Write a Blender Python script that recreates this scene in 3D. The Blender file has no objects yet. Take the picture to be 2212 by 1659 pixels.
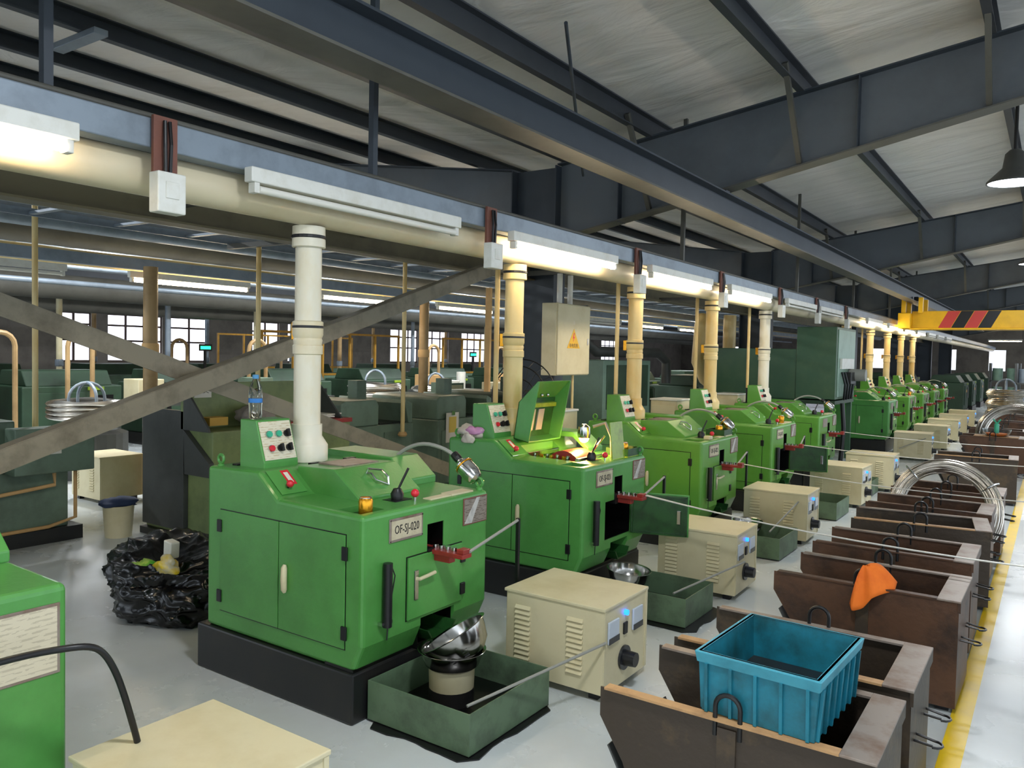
import bpy, bmesh, math, random
from mathutils import Vector, Matrix, noise as mnoise
random.seed(7)
PI = math.pi
scene = bpy.context.scene
COL = scene.collection

# ------------------------------------------------------------------ camera
def cam_axes(yaw, pitch, roll):
    f = Vector((-math.sin(yaw)*math.cos(pitch), math.cos(yaw)*math.cos(pitch), math.sin(pitch)))
    r = Vector((math.cos(yaw), math.sin(yaw), 0)); u = r.cross(f)
    return (r*math.cos(roll)+u*math.sin(roll), -r*math.sin(roll)+u*math.cos(roll), f)
cam = bpy.data.cameras.new('camera'); cam_o = bpy.data.objects.new('camera', cam); COL.objects.link(cam_o)
cam.sensor_width = 36; cam.lens = 1719.03/2212*36; cam.clip_end = 300; cam.clip_start = .05
r_, u_, f_ = cam_axes(math.radians(34.423), math.radians(-2.25), math.radians(1.2236))
M = Matrix((( r_.x, u_.x, -f_.x, 0), (r_.y, u_.y, -f_.y, 0), (r_.z, u_.z, -f_.z, 1.7), (0, 0, 0, 1)))
cam_o.matrix_world = M
scene.camera = cam_o
# ------------------------------------------------------------------ world, exposure
w = bpy.data.worlds.new('daylight'); scene.world = w; w.use_nodes = True
bg = w.node_tree.nodes['Background']; bg.inputs[0].default_value = (.80, .90, 1.0, 1); bg.inputs[1].default_value = 0.50
scene.view_settings.view_transform = 'Standard'; scene.view_settings.look = 'None'
scene.view_settings.gamma = 1; scene.view_settings.use_curve_mapping = False
scene.view_settings.exposure = 2.15
TUBE_STRENGTH = 12.0
PENDANT_WATTS = 17.0

# ------------------------------------------------------------------ materials
def lin(c):
    c /= 255.0
    return c/12.92 if c <= .04045 else ((c+.055)/1.055)**2.4
def rgb(*c): return (lin(c[0]), lin(c[1]), lin(c[2]), 1)
MATS = {}
def mat(name, col, rough=.5, metal=0.0, var=None, vscale=3.0, vamt=.5, bump=0.0, bscale=40.0, coat=0.0, spec=.5, detail=6.0, stretch=None, vlo=.45, vhi=.7):
    if name in MATS: return MATS[name]
    m = bpy.data.materials.new(name); m.use_nodes = True; nt = m.node_tree; b = nt.nodes['Principled BSDF']
    b.inputs['Base Color'].default_value = rgb(*col); b.inputs['Roughness'].default_value = rough; b.inputs['Metallic'].default_value = metal
    b.inputs['Coat Weight'].default_value = coat; b.inputs['Specular IOR Level'].default_value = spec
    if var is not None or bump:
        tc = nt.nodes.new('ShaderNodeTexCoord'); mp = nt.nodes.new('ShaderNodeMapping'); nt.links.new(tc.outputs['Object'], mp.inputs[0])
        oi = nt.nodes.new('ShaderNodeObjectInfo')
        cmb = nt.nodes.new('ShaderNodeCombineXYZ'); mul = nt.nodes.new('ShaderNodeMath'); mul.operation = 'MULTIPLY'; mul.inputs[1].default_value = 17.0
        nt.links.new(oi.outputs['Random'], mul.inputs[0]); nt.links.new(mul.outputs[0], cmb.inputs[0]); nt.links.new(mul.outputs[0], cmb.inputs[1])
        nt.links.new(cmb.outputs[0], mp.inputs['Location'])
        if stretch: mp.inputs['Scale'].default_value = stretch
    if var is not None:
        n = nt.nodes.new('ShaderNodeTexNoise'); n.inputs['Scale'].default_value = vscale; n.inputs['Detail'].default_value = detail; n.inputs['Roughness'].default_value = .65
        nt.links.new(mp.outputs[0], n.inputs['Vector'])
        mr = nt.nodes.new('ShaderNodeMapRange'); mr.inputs[1].default_value = vlo; mr.inputs[2].default_value = vhi; mr.inputs[4].default_value = vamt
        nt.links.new(n.outputs['Fac'], mr.inputs[0])
        mx = nt.nodes.new('ShaderNodeMix'); mx.data_type = 'RGBA'
        mx.inputs[6].default_value = rgb(*col); mx.inputs[7].default_value = rgb(*var)
        nt.links.new(mr.outputs[0], mx.inputs[0]); nt.links.new(mx.outputs[2], b.inputs['Base Color'])
    if bump:
        n2 = nt.nodes.new('ShaderNodeTexNoise'); n2.inputs['Scale'].default_value = bscale; n2.inputs['Detail'].default_value = 4
        nt.links.new(mp.outputs[0], n2.inputs['Vector'])
        bp = nt.nodes.new('ShaderNodeBump'); bp.inputs['Strength'].default_value = bump; bp.inputs['Distance'].default_value = .02
        nt.links.new(n2.outputs['Fac'], bp.inputs['Height']); nt.links.new(bp.outputs[0], b.inputs['Normal'])
    MATS[name] = m; return m
def emit(name, col, s):
    if name in MATS: return MATS[name]
    m = bpy.data.materials.new(name); m.use_nodes = True; nt = m.node_tree
    b = nt.nodes['Principled BSDF']; b.inputs['Base Color'].default_value = rgb(*col)
    b.inputs['Emission Color'].default_value = rgb(*col); b.inputs['Emission Strength'].default_value = s
    MATS[name] = m; return m
def glass(name, col, rough=.02, alpha=None):
    m = bpy.data.materials.new(name); m.use_nodes = True; b = m.node_tree.nodes['Principled BSDF']
    b.inputs['Base Color'].default_value = rgb(*col); b.inputs['Roughness'].default_value = rough; b.inputs['Transmission Weight'].default_value = 1; b.inputs['IOR'].default_value = 1.3
    MATS[name] = m; return m
def print_mat(name, paper, ink, sx=6, sy=26, metal=0, rough=.5):
    # lines of small print on a sheet: rows from a brick pattern, broken up by noise
    m = bpy.data.materials.new(name); m.use_nodes = True; nt = m.node_tree; b = nt.nodes['Principled BSDF']
    tc = nt.nodes.new('ShaderNodeTexCoord'); mp = nt.nodes.new('ShaderNodeMapping'); mp.inputs['Scale'].default_value = (sx, sx, sy)
    nt.links.new(tc.outputs['Generated'], mp.inputs[0])
    sep = nt.nodes.new('ShaderNodeSeparateXYZ'); nt.links.new(mp.outputs[0], sep.inputs[0])
    fr = nt.nodes.new('ShaderNodeMath'); fr.operation = 'FRACT'; nt.links.new(sep.outputs[2], fr.inputs[0])
    gt = nt.nodes.new('ShaderNodeMath'); gt.operation = 'GREATER_THAN'; gt.inputs[1].default_value = .55; nt.links.new(fr.outputs[0], gt.inputs[0])
    n = nt.nodes.new('ShaderNodeTexNoise'); n.inputs['Scale'].default_value = 1.6; n.inputs['Detail'].default_value = 3; nt.links.new(mp.outputs[0], n.inputs['Vector'])
    g2 = nt.nodes.new('ShaderNodeMath'); g2.operation = 'GREATER_THAN'; g2.inputs[1].default_value = .5; nt.links.new(n.outputs['Fac'], g2.inputs[0])
    ml = nt.nodes.new('ShaderNodeMath'); ml.operation = 'MULTIPLY'; nt.links.new(gt.outputs[0], ml.inputs[0]); nt.links.new(g2.outputs[0], ml.inputs[1])
    mx = nt.nodes.new('ShaderNodeMix'); mx.data_type = 'RGBA'; mx.inputs[6].default_value = rgb(*paper); mx.inputs[7].default_value = rgb(*ink)
    nt.links.new(ml.outputs[0], mx.inputs[0]); nt.links.new(mx.outputs[2], b.inputs['Base Color'])
    b.inputs['Roughness'].default_value = rough; b.inputs['Metallic'].default_value = metal
    MATS[name] = m; return m

GREEN = mat('green_paint', (82, 152, 72), .34, 0, (62, 118, 50), 2.2, .55, .04, 60, coat=.15)
GREEN2 = mat('green_paint_fresh', (92, 152, 58), .34, 0, (70, 116, 42), 2.2, .55, .04, 60, coat=.15)
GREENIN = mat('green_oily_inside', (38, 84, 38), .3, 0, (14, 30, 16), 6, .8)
OILY = mat('oily_yellow_green', (140, 168, 44), .3, 0, (96, 104, 22), 9, .8)
DKGREEN = mat('dark_green_paint', (42, 68, 48), .5, 0, (28, 42, 30), 2.5, .7)
BIGGREEN = mat('washer_green_paint', (58, 92, 66), .4, 0, (84, 108, 74), 1.8, .6)
BIGGREENL = mat('washer_pale_panel', (128, 160, 140), .4, 0, (92, 120, 100), 3, .6)
OLIVE = mat('olive_paint', (128, 142, 92), .45, 0, (84, 94, 60), 3, .7)
GREYGREEN = mat('grey_green_paint', (108, 128, 110), .42, 0, (76, 88, 72), 3, .7)
DKGREY = mat('dark_grey_paint', (70, 72, 70), .5, 0, (48, 48, 46), 3, .6)
BLACKPL = mat('black_plinth_oil', (26, 26, 28), .35, 0, (48, 44, 36), 4, .5)
BLACK = mat('black_rubber', (16, 16, 18), .4)
VOID = mat('black_oil_and_shade', (8, 9, 9), .3)  # black for oil, and for shade painted into openings
CREAM = mat('cream_enamel', (212, 202, 166), .4, 0, (190, 176, 132), 3, .6)
CREAMP = mat('cream_plastic_pipe', (224, 200, 140), .38, 0, (214, 164, 66), 1.6, .85, stretch=(1, 1, .5))
WHITEP = mat('white_plastic_pipe', (232, 226, 206), .4, 0, (214, 190, 130), 1.6, .8, stretch=(1, 1, .5))
WHITE = mat('white_plastic', (225, 225, 218), .45, 0, (196, 192, 176), 8, .5)
CHROME = mat('chrome', (215, 215, 215), .15, 1, (140, 140, 136), 8, .5)
STEEL = mat('stainless_steel', (190, 188, 184), .16, 1, (90, 86, 80), 4, .5)
WIRE = mat('bright_steel_wire', (205, 200, 192), .25, 1, (150, 140, 120), 5, .4)
WIREB = mat('pale_wire', (224, 222, 214), .4, .25)
GREYST = mat('galvanised_channel', (136, 148, 160), .45, .3, (104, 112, 120), 4, .6)
STRUCT = mat('dark_blue_grey_steel', (56, 64, 73), .5, 0, (44, 50, 58), 1.4, .6)
STRUCTW = mat('dusty_steel', (92, 91, 84), .55, 0, (66, 64, 58), 1.6, .7)
PURL = mat('purlin_steel', (62, 66, 72), .5, 0, (46, 48, 52), 2, .6)
BRACE = mat('brace_angle_steel', (134, 126, 108), .55, 0, (92, 84, 68), 5, .8)
RUST = mat('rusty_bin_steel', (94, 66, 48), .45, .35, (46, 38, 34), 4, .9, .12, 30)
RUSTD = mat('dark_bin_steel', (66, 56, 46), .45, .3, (112, 92, 62), 5, .7, .12, 30, vlo=.52, vhi=.75)
BAREEDGE = mat('worn_bare_edge', (150, 138, 128), .4, .4, (110, 78, 54), 7, .8)
WOODEDGE = mat('rusty_pale_lip', (186, 146, 100), .5, .1, (130, 92, 62), 7, .7)
TRAYG = mat('tray_green_paint', (98, 122, 94), .5, 0, (58, 68, 54), 5, .8)
TEAL = mat('teal_plastic', (26, 124, 146), .4, 0, (20, 62, 64), 3.5, .9)
TEALRIM = mat('teal_plastic_rim', (64, 152, 172), .4, 0, (36, 112, 128), 6, .6)
REDP = mat('red_paint', (150, 46, 40), .4, 0, (96, 36, 30), 8, .6)
REDK = mat('red_knob', (214, 40, 56), .25)
GREENB = mat('green_button', (60, 176, 140), .3)
BLUEL = emit('blue_pilot', (24, 96, 255), 1.2)
ORANGE = mat('orange_cloth', (240, 120, 30), .8, 0, (214, 92, 20), 9, .6)
YELLOW = mat('yellow_paint', (244, 190, 20), .45, 0, (214, 160, 20), 3, .6)
YLINE = mat('yellow_floor_paint', (246, 206, 20), .35, 0, (226, 190, 80), 3, .7)
REDSTR = mat('red_stripe_paint', (204, 66, 60), .5)
GOLD = mat('gold_can', (226, 160, 40), .25, .8, (150, 90, 20), 12, .5)
BROWNRED = mat('primer_bracket', (120, 74, 60), .6, 0, (92, 58, 48), 8, .6)
TAN = mat('cardboard_tan', (205, 165, 110), .7, 0, (180, 138, 84), 4, .5)
PAPER = mat('paper', (226, 220, 208), .8)
PINK = mat('pink_cotton', (206, 150, 190), .9); RAGW = mat('cotton_rag', (214, 204, 190), .9, 0, (170, 160, 146), 9, .6)
BAG = mat('black_bin_liner', (10, 10, 12), .22, 0, None, bump=.0)
PLATE = mat('dirty_plate', (196, 186, 156), .5, 0, (150, 138, 108), 12, .6)
GLARE = mat('plate_glare', (206, 204, 198), .3, .2, (150, 146, 140), 20, .6)  # pale colour standing in for glare on the instruction plate
DTAN = mat('dusty_tan_pipe', (166, 136, 92), .5, 0, (126, 98, 60), 3, .7)
DUCTM = mat('pale_duct', (218, 206, 176), .4, 0, (198, 178, 134), 1.2, .6)
OLIVEB = mat('olive_dusty_beam', (112, 104, 78), .55, 0, (78, 72, 54), 2, .7)
GIRDW = mat('grey_girder_web', (98, 104, 110), .5, 0, (78, 82, 86), 1.2, .6)
TUBE = emit('fluorescent_tube', (255, 232, 196), TUBE_STRENGTH)
TUBEOFF = mat('tube_unlit', (226, 224, 214), .3)
BULB = emit('lit_bulb', (255, 196, 110), 110)
HIBAY = emit('high_bay_glass', (236, 244, 255), 6)
GREENLED = emit('green_led', (20, 220, 110), 2.0); REDLED = emit('red_led', (255, 50, 70), 1.5)
ROPE = mat('hose_grey', (150, 150, 142), .5)
PRINT_GREY = print_mat('printed_plate', (150, 140, 128), (96, 84, 74), 3, 14, .2, .3)
PRINT_PAPER = print_mat('printed_sheet', (208, 198, 172), (186, 176, 152), 5, 13)
PRINT_PANEL = print_mat('printed_panel', (222, 214, 190), (200, 184, 150), 4, 16)
METER = mat('meter_face', (196, 206, 218), .15); METERB = mat('meter_black', (40, 42, 46), .25)

# ceiling quilt material (foil-faced insulation with soft folds)
def ceiling_mat():
    m = bpy.data.materials.new('insulation_quilt'); m.use_nodes = True; nt = m.node_tree; b = nt.nodes['Principled BSDF']
    tc = nt.nodes.new('ShaderNodeTexCoord')
    mp = nt.nodes.new('ShaderNodeMapping'); mp.inputs['Scale'].default_value = (.55, 1.25, 1); nt.links.new(tc.outputs['Object'], mp.inputs[0])
    n = nt.nodes.new('ShaderNodeTexNoise'); n.inputs['Scale'].default_value = 1.3; n.inputs['Detail'].default_value = 5; n.inputs['Distortion'].default_value = .8
    nt.links.new(mp.outputs[0], n.inputs['Vector'])
    wv = nt.nodes.new('ShaderNodeTexWave'); wv.bands_direction = 'Y'; wv.inputs['Scale'].default_value = .8; wv.inputs['Distortion'].default_value = 3; wv.inputs['Detail'].default_value = 2; nt.links.new(tc.outputs['Object'], wv.inputs['Vector'])
    ad = nt.nodes.new('ShaderNodeMath'); ad.operation = 'MULTIPLY_ADD'; ad.inputs[1].default_value = .07; nt.links.new(wv.outputs['Fac'], ad.inputs[0]); nt.links.new(n.outputs['Fac'], ad.inputs[2])
    bp = nt.nodes.new('ShaderNodeBump'); bp.inputs['Strength'].default_value = .6; bp.inputs['Distance'].default_value = .16
    nt.links.new(ad.outputs[0], bp.inputs['Height']); nt.links.new(bp.outputs[0], b.inputs['Normal'])
    mx = nt.nodes.new('ShaderNodeMix'); mx.data_type = 'RGBA'; mx.inputs[6].default_value = rgb(234, 233, 230); mx.inputs[7].default_value = rgb(206, 202, 196)
    nt.links.new(n.outputs['Fac'], mx.inputs[0]); nt.links.new(mx.outputs[2], b.inputs['Base Color'])
    b.inputs['Roughness'].default_value = .5; return m
def floor_mat():
    m = bpy.data.materials.new('epoxy_floor'); m.use_nodes = True; nt = m.node_tree; b = nt.nodes['Principled BSDF']
    tc = nt.nodes.new('ShaderNodeTexCoord')
    n = nt.nodes.new('ShaderNodeTexNoise'); n.inputs['Scale'].default_value = .9; n.inputs['Detail'].default_value = 7; n.inputs['Roughness'].default_value = .6
    nt.links.new(tc.outputs['Object'], n.inputs['Vector'])
    r1 = nt.nodes.new('ShaderNodeMapRange'); r1.inputs[1].default_value = .42; r1.inputs[2].default_value = .72; nt.links.new(n.outputs['Fac'], r1.inputs[0])
    mx = nt.nodes.new('ShaderNodeMix'); mx.data_type = 'RGBA'; mx.inputs[6].default_value = rgb(208, 214, 215); mx.inputs[7].default_value = rgb(194, 198, 195)
    nt.links.new(r1.outputs[0], mx.inputs[0])
    # oily tread-in dirt, strongest around the machine rows, none in the aisle
    n2 = nt.nodes.new('ShaderNodeTexNoise'); n2.inputs['Scale'].default_value = 1.7; n2.inputs['Detail'].default_value = 8; nt.links.new(tc.outputs['Object'], n2.inputs['Vector'])
    sx = nt.nodes.new('ShaderNodeSeparateXYZ'); nt.links.new(tc.outputs['Object'], sx.inputs[0])
    rx = nt.nodes.new('ShaderNodeMapRange'); rx.inputs[1].default_value = -1.6; rx.inputs[2].default_value = -3.2; rx.inputs[3].default_value = .0; rx.inputs[4].default_value = .42; nt.links.new(sx.outputs[0], rx.inputs[0])
    sb = nt.nodes.new('ShaderNodeMath'); sb.operation = 'ADD'; nt.links.new(n2.outputs['Fac'], sb.inputs[0]); nt.links.new(rx.outputs[0], sb.inputs[1])
    r2 = nt.nodes.new('ShaderNodeMapRange'); r2.inputs[1].default_value = .72; r2.inputs[2].default_value = 1.1; r2.inputs[4].default_value = .14; nt.links.new(sb.outputs[0], r2.inputs[0])
    m2 = nt.nodes.new('ShaderNodeMix'); m2.data_type = 'RGBA'; m2.inputs[7].default_value = rgb(124, 112, 90)
    nt.links.new(r2.outputs[0], m2.inputs[0]); nt.links.new(mx.outputs[2], m2.inputs[6]); nt.links.new(m2.outputs[2], b.inputs['Base Color'])
    rr = nt.nodes.new('ShaderNodeMapRange'); rr.inputs[3].default_value = .16; rr.inputs[4].default_value = .38; nt.links.new(n.outputs['Fac'], rr.inputs[0]); nt.links.new(rr.outputs[0], b.inputs['Roughness'])
    return m
CEIL = ceiling_mat(); FLOOR = floor_mat()
WALLM = mat('wall_sheet', (112, 106, 98), .7, 0, (78, 74, 68), 1.5, .7)

# ------------------------------------------------------------------ mesh builder
class MB:
    def __init__(s): s.v = []; s.f = []
    def add(s, vs, fs):
        o = len(s.v); s.v += [tuple(p) for p in vs]; s.f += [tuple(i+o for i in f) for f in fs]; return s
    def box(s, x0, y0, z0, x1, y1, z1):
        return s.add([(x0,y0,z0),(x1,y0,z0),(x1,y1,z0),(x0,y1,z0),(x0,y0,z1),(x1,y0,z1),(x1,y1,z1),(x0,y1,z1)],
                     [(0,3,2,1),(4,5,6,7),(0,1,5,4),(1,2,6,5),(2,3,7,6),(3,0,4,7)])
    def bar(s, p0, p1, w, h, up=(0,0,1)):
        p0, p1 = Vector(p0), Vector(p1); d = (p1-p0).normalized(); u = Vector(up); sd = d.cross(u)
        if sd.length < 1e-4: sd = d.cross(Vector((1,0,0)))
        sd.normalize(); u = sd.cross(d).normalized(); vs = []
        for p in (p0, p1):
            for a, b in ((-1,-1),(1,-1),(1,1),(-1,1)): vs.append(p+sd*(a*w/2)+u*(b*h/2))
        return s.add(vs, [(0,3,2,1),(4,5,6,7),(0,1,5,4),(1,2,6,5),(2,3,7,6),(3,0,4,7)])
    def prism(s, pts, axis, a, b):
        n = len(pts); mk = {'y': lambda p, t: (p[0], t, p[1]), 'x': lambda p, t: (t, p[0], p[1]), 'z': lambda p, t: (p[0], p[1], t)}[axis]
        vs = [mk(p, a) for p in pts]+[mk(p, b) for p in pts]
        return s.add(vs, [tuple(range(n)), tuple(range(2*n-1, n-1, -1))]+[(i, (i+1) % n, n+(i+1) % n, n+i) for i in range(n)])
    def tube(s, path, r, n=8, closed=False, caps=True):
        P = [Vector(p) for p in path]; m = len(P); rs = r if isinstance(r, (list, tuple)) else [r]*m
        vs = []; u = None
        for i in range(m):
            a = P[i-1] if (i > 0 or closed) else P[i]; b = P[(i+1) % m] if (i < m-1 or closed) else P[i]
            t = (b-a).normalized()
            if u is None:
                u = t.cross(Vector((0,0,1)));
                if u.length < 1e-3: u = t.cross(Vector((1,0,0)))
            u = (u-t*u.dot(t)); u.normalize(); w_ = t.cross(u)
            for k in range(n): an = 2*PI*k/n; vs.append(P[i]+(u*math.cos(an)+w_*math.sin(an))*rs[i])
        fs = []
        for i in range(m if closed else m-1):
            j = (i+1) % m
            for k in range(n): fs.append((i*n+k, i*n+(k+1) % n, j*n+(k+1) % n, j*n+k))
        if caps and not closed: fs += [tuple(range(n))[::-1], tuple(range((m-1)*n, m*n))]
        return s.add(vs, fs)
    def cyl(s, p0, p1, r, r2=None, n=16): return s.tube([p0, p1], [r, r if r2 is None else r2], n)
    def lathe(s, prof, c=(0,0,0), n=24, closed=False):
        vs = []; fs = []; m = len(prof)
        for (r, z) in prof:
            for k in range(n): an = 2*PI*k/n; vs.append((c[0]+r*math.cos(an), c[1]+r*math.sin(an), c[2]+z))
        for i in range(m-1):
            for k in range(n): fs.append((i*n+k, i*n+(k+1) % n, (i+1)*n+(k+1) % n, (i+1)*n+k))
        if closed: fs += [tuple(range(n))[::-1], tuple(range((m-1)*n, m*n))]
        return s.add(vs, fs)
    def ball(s, c, r, n=12, sz=1.0):
        return s.lathe([(max(1e-4, r*math.sin(PI*i/n)), -r*sz*math.cos(PI*i/n)) for i in range(n+1)], c, n*2)
    def quad(s, a, b, c, d): return s.add([a,b,c,d], [(0,1,2,3)])
    def xf(s, mtx): s.v = [tuple(mtx @ Vector(p)) for p in s.v]; return s
    def mesh(s, name):
        me = bpy.data.meshes.new(name); me.from_pydata(s.v, [], s.f); bm = bmesh.new(); bm.from_mesh(me)
        bmesh.ops.recalc_face_normals(bm, faces=bm.faces); bm.to_mesh(me); bm.free(); return me
    def build(s, name, m, parent=None, bevel=0, smooth=False, seg=2, loc=None):
        me = s.mesh(name); me.materials.append(m)
        o = bpy.data.objects.new(name, me); COL.objects.link(o)
        if smooth: me.shade_smooth(); me.set_sharp_from_angle(angle=math.radians(38))
        if bevel:
            md = o.modifiers.new('bevel', 'BEVEL'); md.width = bevel; md.segments = seg; md.limit_method = 'ANGLE'; md.angle_limit = math.radians(30)
        if parent is not None: o.parent = parent
        if loc: o.location = loc
        return o
def B(*a): return MB().box(*a)
def chaikin(p, n=2):
    for _ in range(n):
        q = [p[0]]
        for a, b in zip(p, p[1:]): q += [tuple(a[i]*.75+b[i]*.25 for i in range(3)), tuple(a[i]*.25+b[i]*.75 for i in range(3))]
        p = q+[p[-1]]
    return p
def arc(c, r, a0, a1, n, plane='xz'):
    out = []
    for i in range(n+1):
        a = a0+(a1-a0)*i/n; x, y = r*math.cos(a), r*math.sin(a)
        out.append({'xz': (c[0]+x, c[1], c[2]+y), 'yz': (c[0], c[1]+x, c[2]+y), 'xy': (c[0]+x, c[1]+y, c[2])}[plane])
    return out
def tag(o, label, cat, group=None, kind=None):
    if label: o['label'] = label
    if cat: o['category'] = cat
    if group: o['group'] = group
    if kind: o['kind'] = kind
    return o
def thing(name, label, cat, loc=(0,0,0), rz=0, group=None):
    o = bpy.data.objects.new(name, None); COL.objects.link(o); o.location = loc; o.rotation_euler = (0,0,rz); o.empty_display_size = .1
    return tag(o, label, cat, group)
KIDS = {}
def kids(o): return [c for c in bpy.data.objects if c.parent == o]
def copy_tree(o, loc=None, rz=None, label=None, parent=None, skip=()):
    c = o.copy(); COL.objects.link(c); c.parent = parent
    if loc is not None: c.location = loc
    if rz is not None: c.rotation_euler = (0,0,rz)
    if label: c['label'] = label
    for k in kids(o):
        if k.name.split('.')[0] in skip: continue
        copy_tree(k, parent=c)
    return c
def struct(o): o['kind'] = 'structure'; return o
def text(name, s, size, m, parent, loc, rot, extrude=.0008, align='CENTER', xs=1.0):
    cu = bpy.data.curves.new('txt', 'FONT'); cu.body = s; cu.size = size; cu.extrude = extrude; cu.align_x = align; cu.align_y = 'CENTER'; cu.resolution_u = 2
    t = bpy.data.objects.new('txt', cu); COL.objects.link(t); dg = bpy.context.evaluated_depsgraph_get()
    me = bpy.data.meshes.new_from_object(t.evaluated_get(dg)); bpy.data.objects.remove(t); bpy.data.curves.remove(cu)
    me.materials.clear(); me.materials.append(m); me.name = name
    o = bpy.data.objects.new(name, me); COL.objects.link(o); o.parent = parent; o.location = loc; o.rotation_euler = rot; o.scale = (xs, 1, 1)
    return o
def boolean(o, cutters):
    # carve openings once on the prototype, keep the carved mesh
    for c in cutters:
        md = o.modifiers.new('cut', 'BOOLEAN'); md.operation = 'DIFFERENCE'; md.solver = 'EXACT'; md.object = c
    dg = bpy.context.evaluated_depsgraph_get(); dg.update()
    me = bpy.data.meshes.new_from_object(o.evaluated_get(dg)); me.name = o.name
    old = o.data; o.modifiers.clear(); o.data = me; bpy.data.meshes.remove(old)
    for c in cutters: d = c.data; bpy.data.objects.remove(c); bpy.data.meshes.remove(d)
ORD = ['first','second','third','fourth','fifth','sixth','seventh','eighth','ninth','tenth','eleventh','twelfth','thirteenth','fourteenth']

# ================================================================== SETTING
XL, XR, Y0, Y1 = -24.0, 5.0, -11.0, 58.0
VAL = -4.95                      # roof valley over the column line
def roof_z(x):
    if x < VAL: return 3.95+.14*min(VAL-x, (x-XL))if (VAL-x) > (x-XL) else 3.95+.14*(VAL-x)
    return 3.95+.14*(x-VAL)
struct(B(XL-1, Y0-4, -.2, XR+8, Y1, 0).build('floor', FLOOR))
struct(MB().box(-.36, Y0, .0005, -.272, Y1, .003).build('trim_1', YLINE))
mb = MB(); zr = 3.95+.14*(XR-VAL); xm = (XL+VAL)/2; zm = 3.95+.14*(VAL-xm)
mb.prism([(XL,3.95),(xm,zm),(VAL,3.95),(XR,zr),(XR+7,zr-.98),(XR+7,zr-.9),(XR,zr+.08),(VAL,4.03),(xm,zm+.08),(XL,4.03)], 'y', Y0, Y1)
struct(mb.build('ceiling', CEIL))
# left wall with a band of windows
wins = [(11.6,12.6),(13.1,14.9),(15.2,16.6),(18.4,19.6),(20.0,21.8),(25.6,27.4),(27.9,29.6),(30.6,32.8),(36,38),(40,42.4),(45,47.4)]
mb = MB(); ys = Y0
for a, b in wins: mb.box(XL-.2, ys, 0, XL, a, 3.95); mb.box(XL-.2, a, 0, XL, b, 1.15); mb.box(XL-.2, a, 2.65, XL, b, 3.95); ys = b
mb.box(XL-.2, ys, 0, XL, Y1, 3.95)
struct(mb.build('wall_left', WALLM))
PANE = glass('window_glass', (235, 240, 245), .0)
DAYPANE = emit('daylit_frosted_pane', (236, 238, 255), .8)
FRAME = mat('window_frame_brown', (70, 52, 44), .5)
for i, (a, b) in enumerate(wins):
    mb = MB(); n = max(2, round((b-a)/.6))
    for k in range(n+1): y = a+(b-a)*k/n; mb.box(XL-.12, max(a, y-.035), 1.15, XL-.06, min(b, y+.035), 2.65)
    for z in (1.15, 1.78, 2.25, 2.59): mb.box(XL-.125, a, z, XL-.055, b, z+.06)
    wo = struct(mb.build('window_%d' % (i+1), FRAME))
    for k in range(n):
        for z0, z1 in ((1.21,1.78),(1.84,2.25),(2.31,2.59)): B(XL-.095, a+(b-a)*k/n+.035, z0, XL-.09, a+(b-a)*(k+1)/n-.035, z1).build('pane', DAYPANE, wo)
# far wall with window openings
fw = [(-20,-18),(-15,-13),(-10.5,-9),(-6.4,-5.4),(-3.6,-2.7),(-1.6,-.6),(.8,2.4)]
mb = MB(); xs = XL-.2
for a, b in fw: mb.box(xs, Y1, 0, a, Y1+.2, 4.3); mb.box(a, Y1, 0, b, Y1+.2, 1.2); mb.box(a, Y1, 2.5, b, Y1+.2, 4.3); xs = b
mb.box(xs, Y1, 0, XR, Y1+.2, 4.3); mb.prism([(XL,4.3),(XR,4.3),(XR,zr),(VAL,4.31),(xm,zm)], 'y', Y1, Y1+.2)
wf_ = struct(mb.build('wall_far', WALLM))
for a, b in fw:
    for k in range(3):
        for z0, z1 in ((1.22,1.82),(1.88,2.48)): B(a+(b-a)*k/3+.03, Y1+.08, z0, a+(b-a)*(k+1)/3-.03, Y1+.09, z1).build('pane', DAYPANE, wf_)

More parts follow.
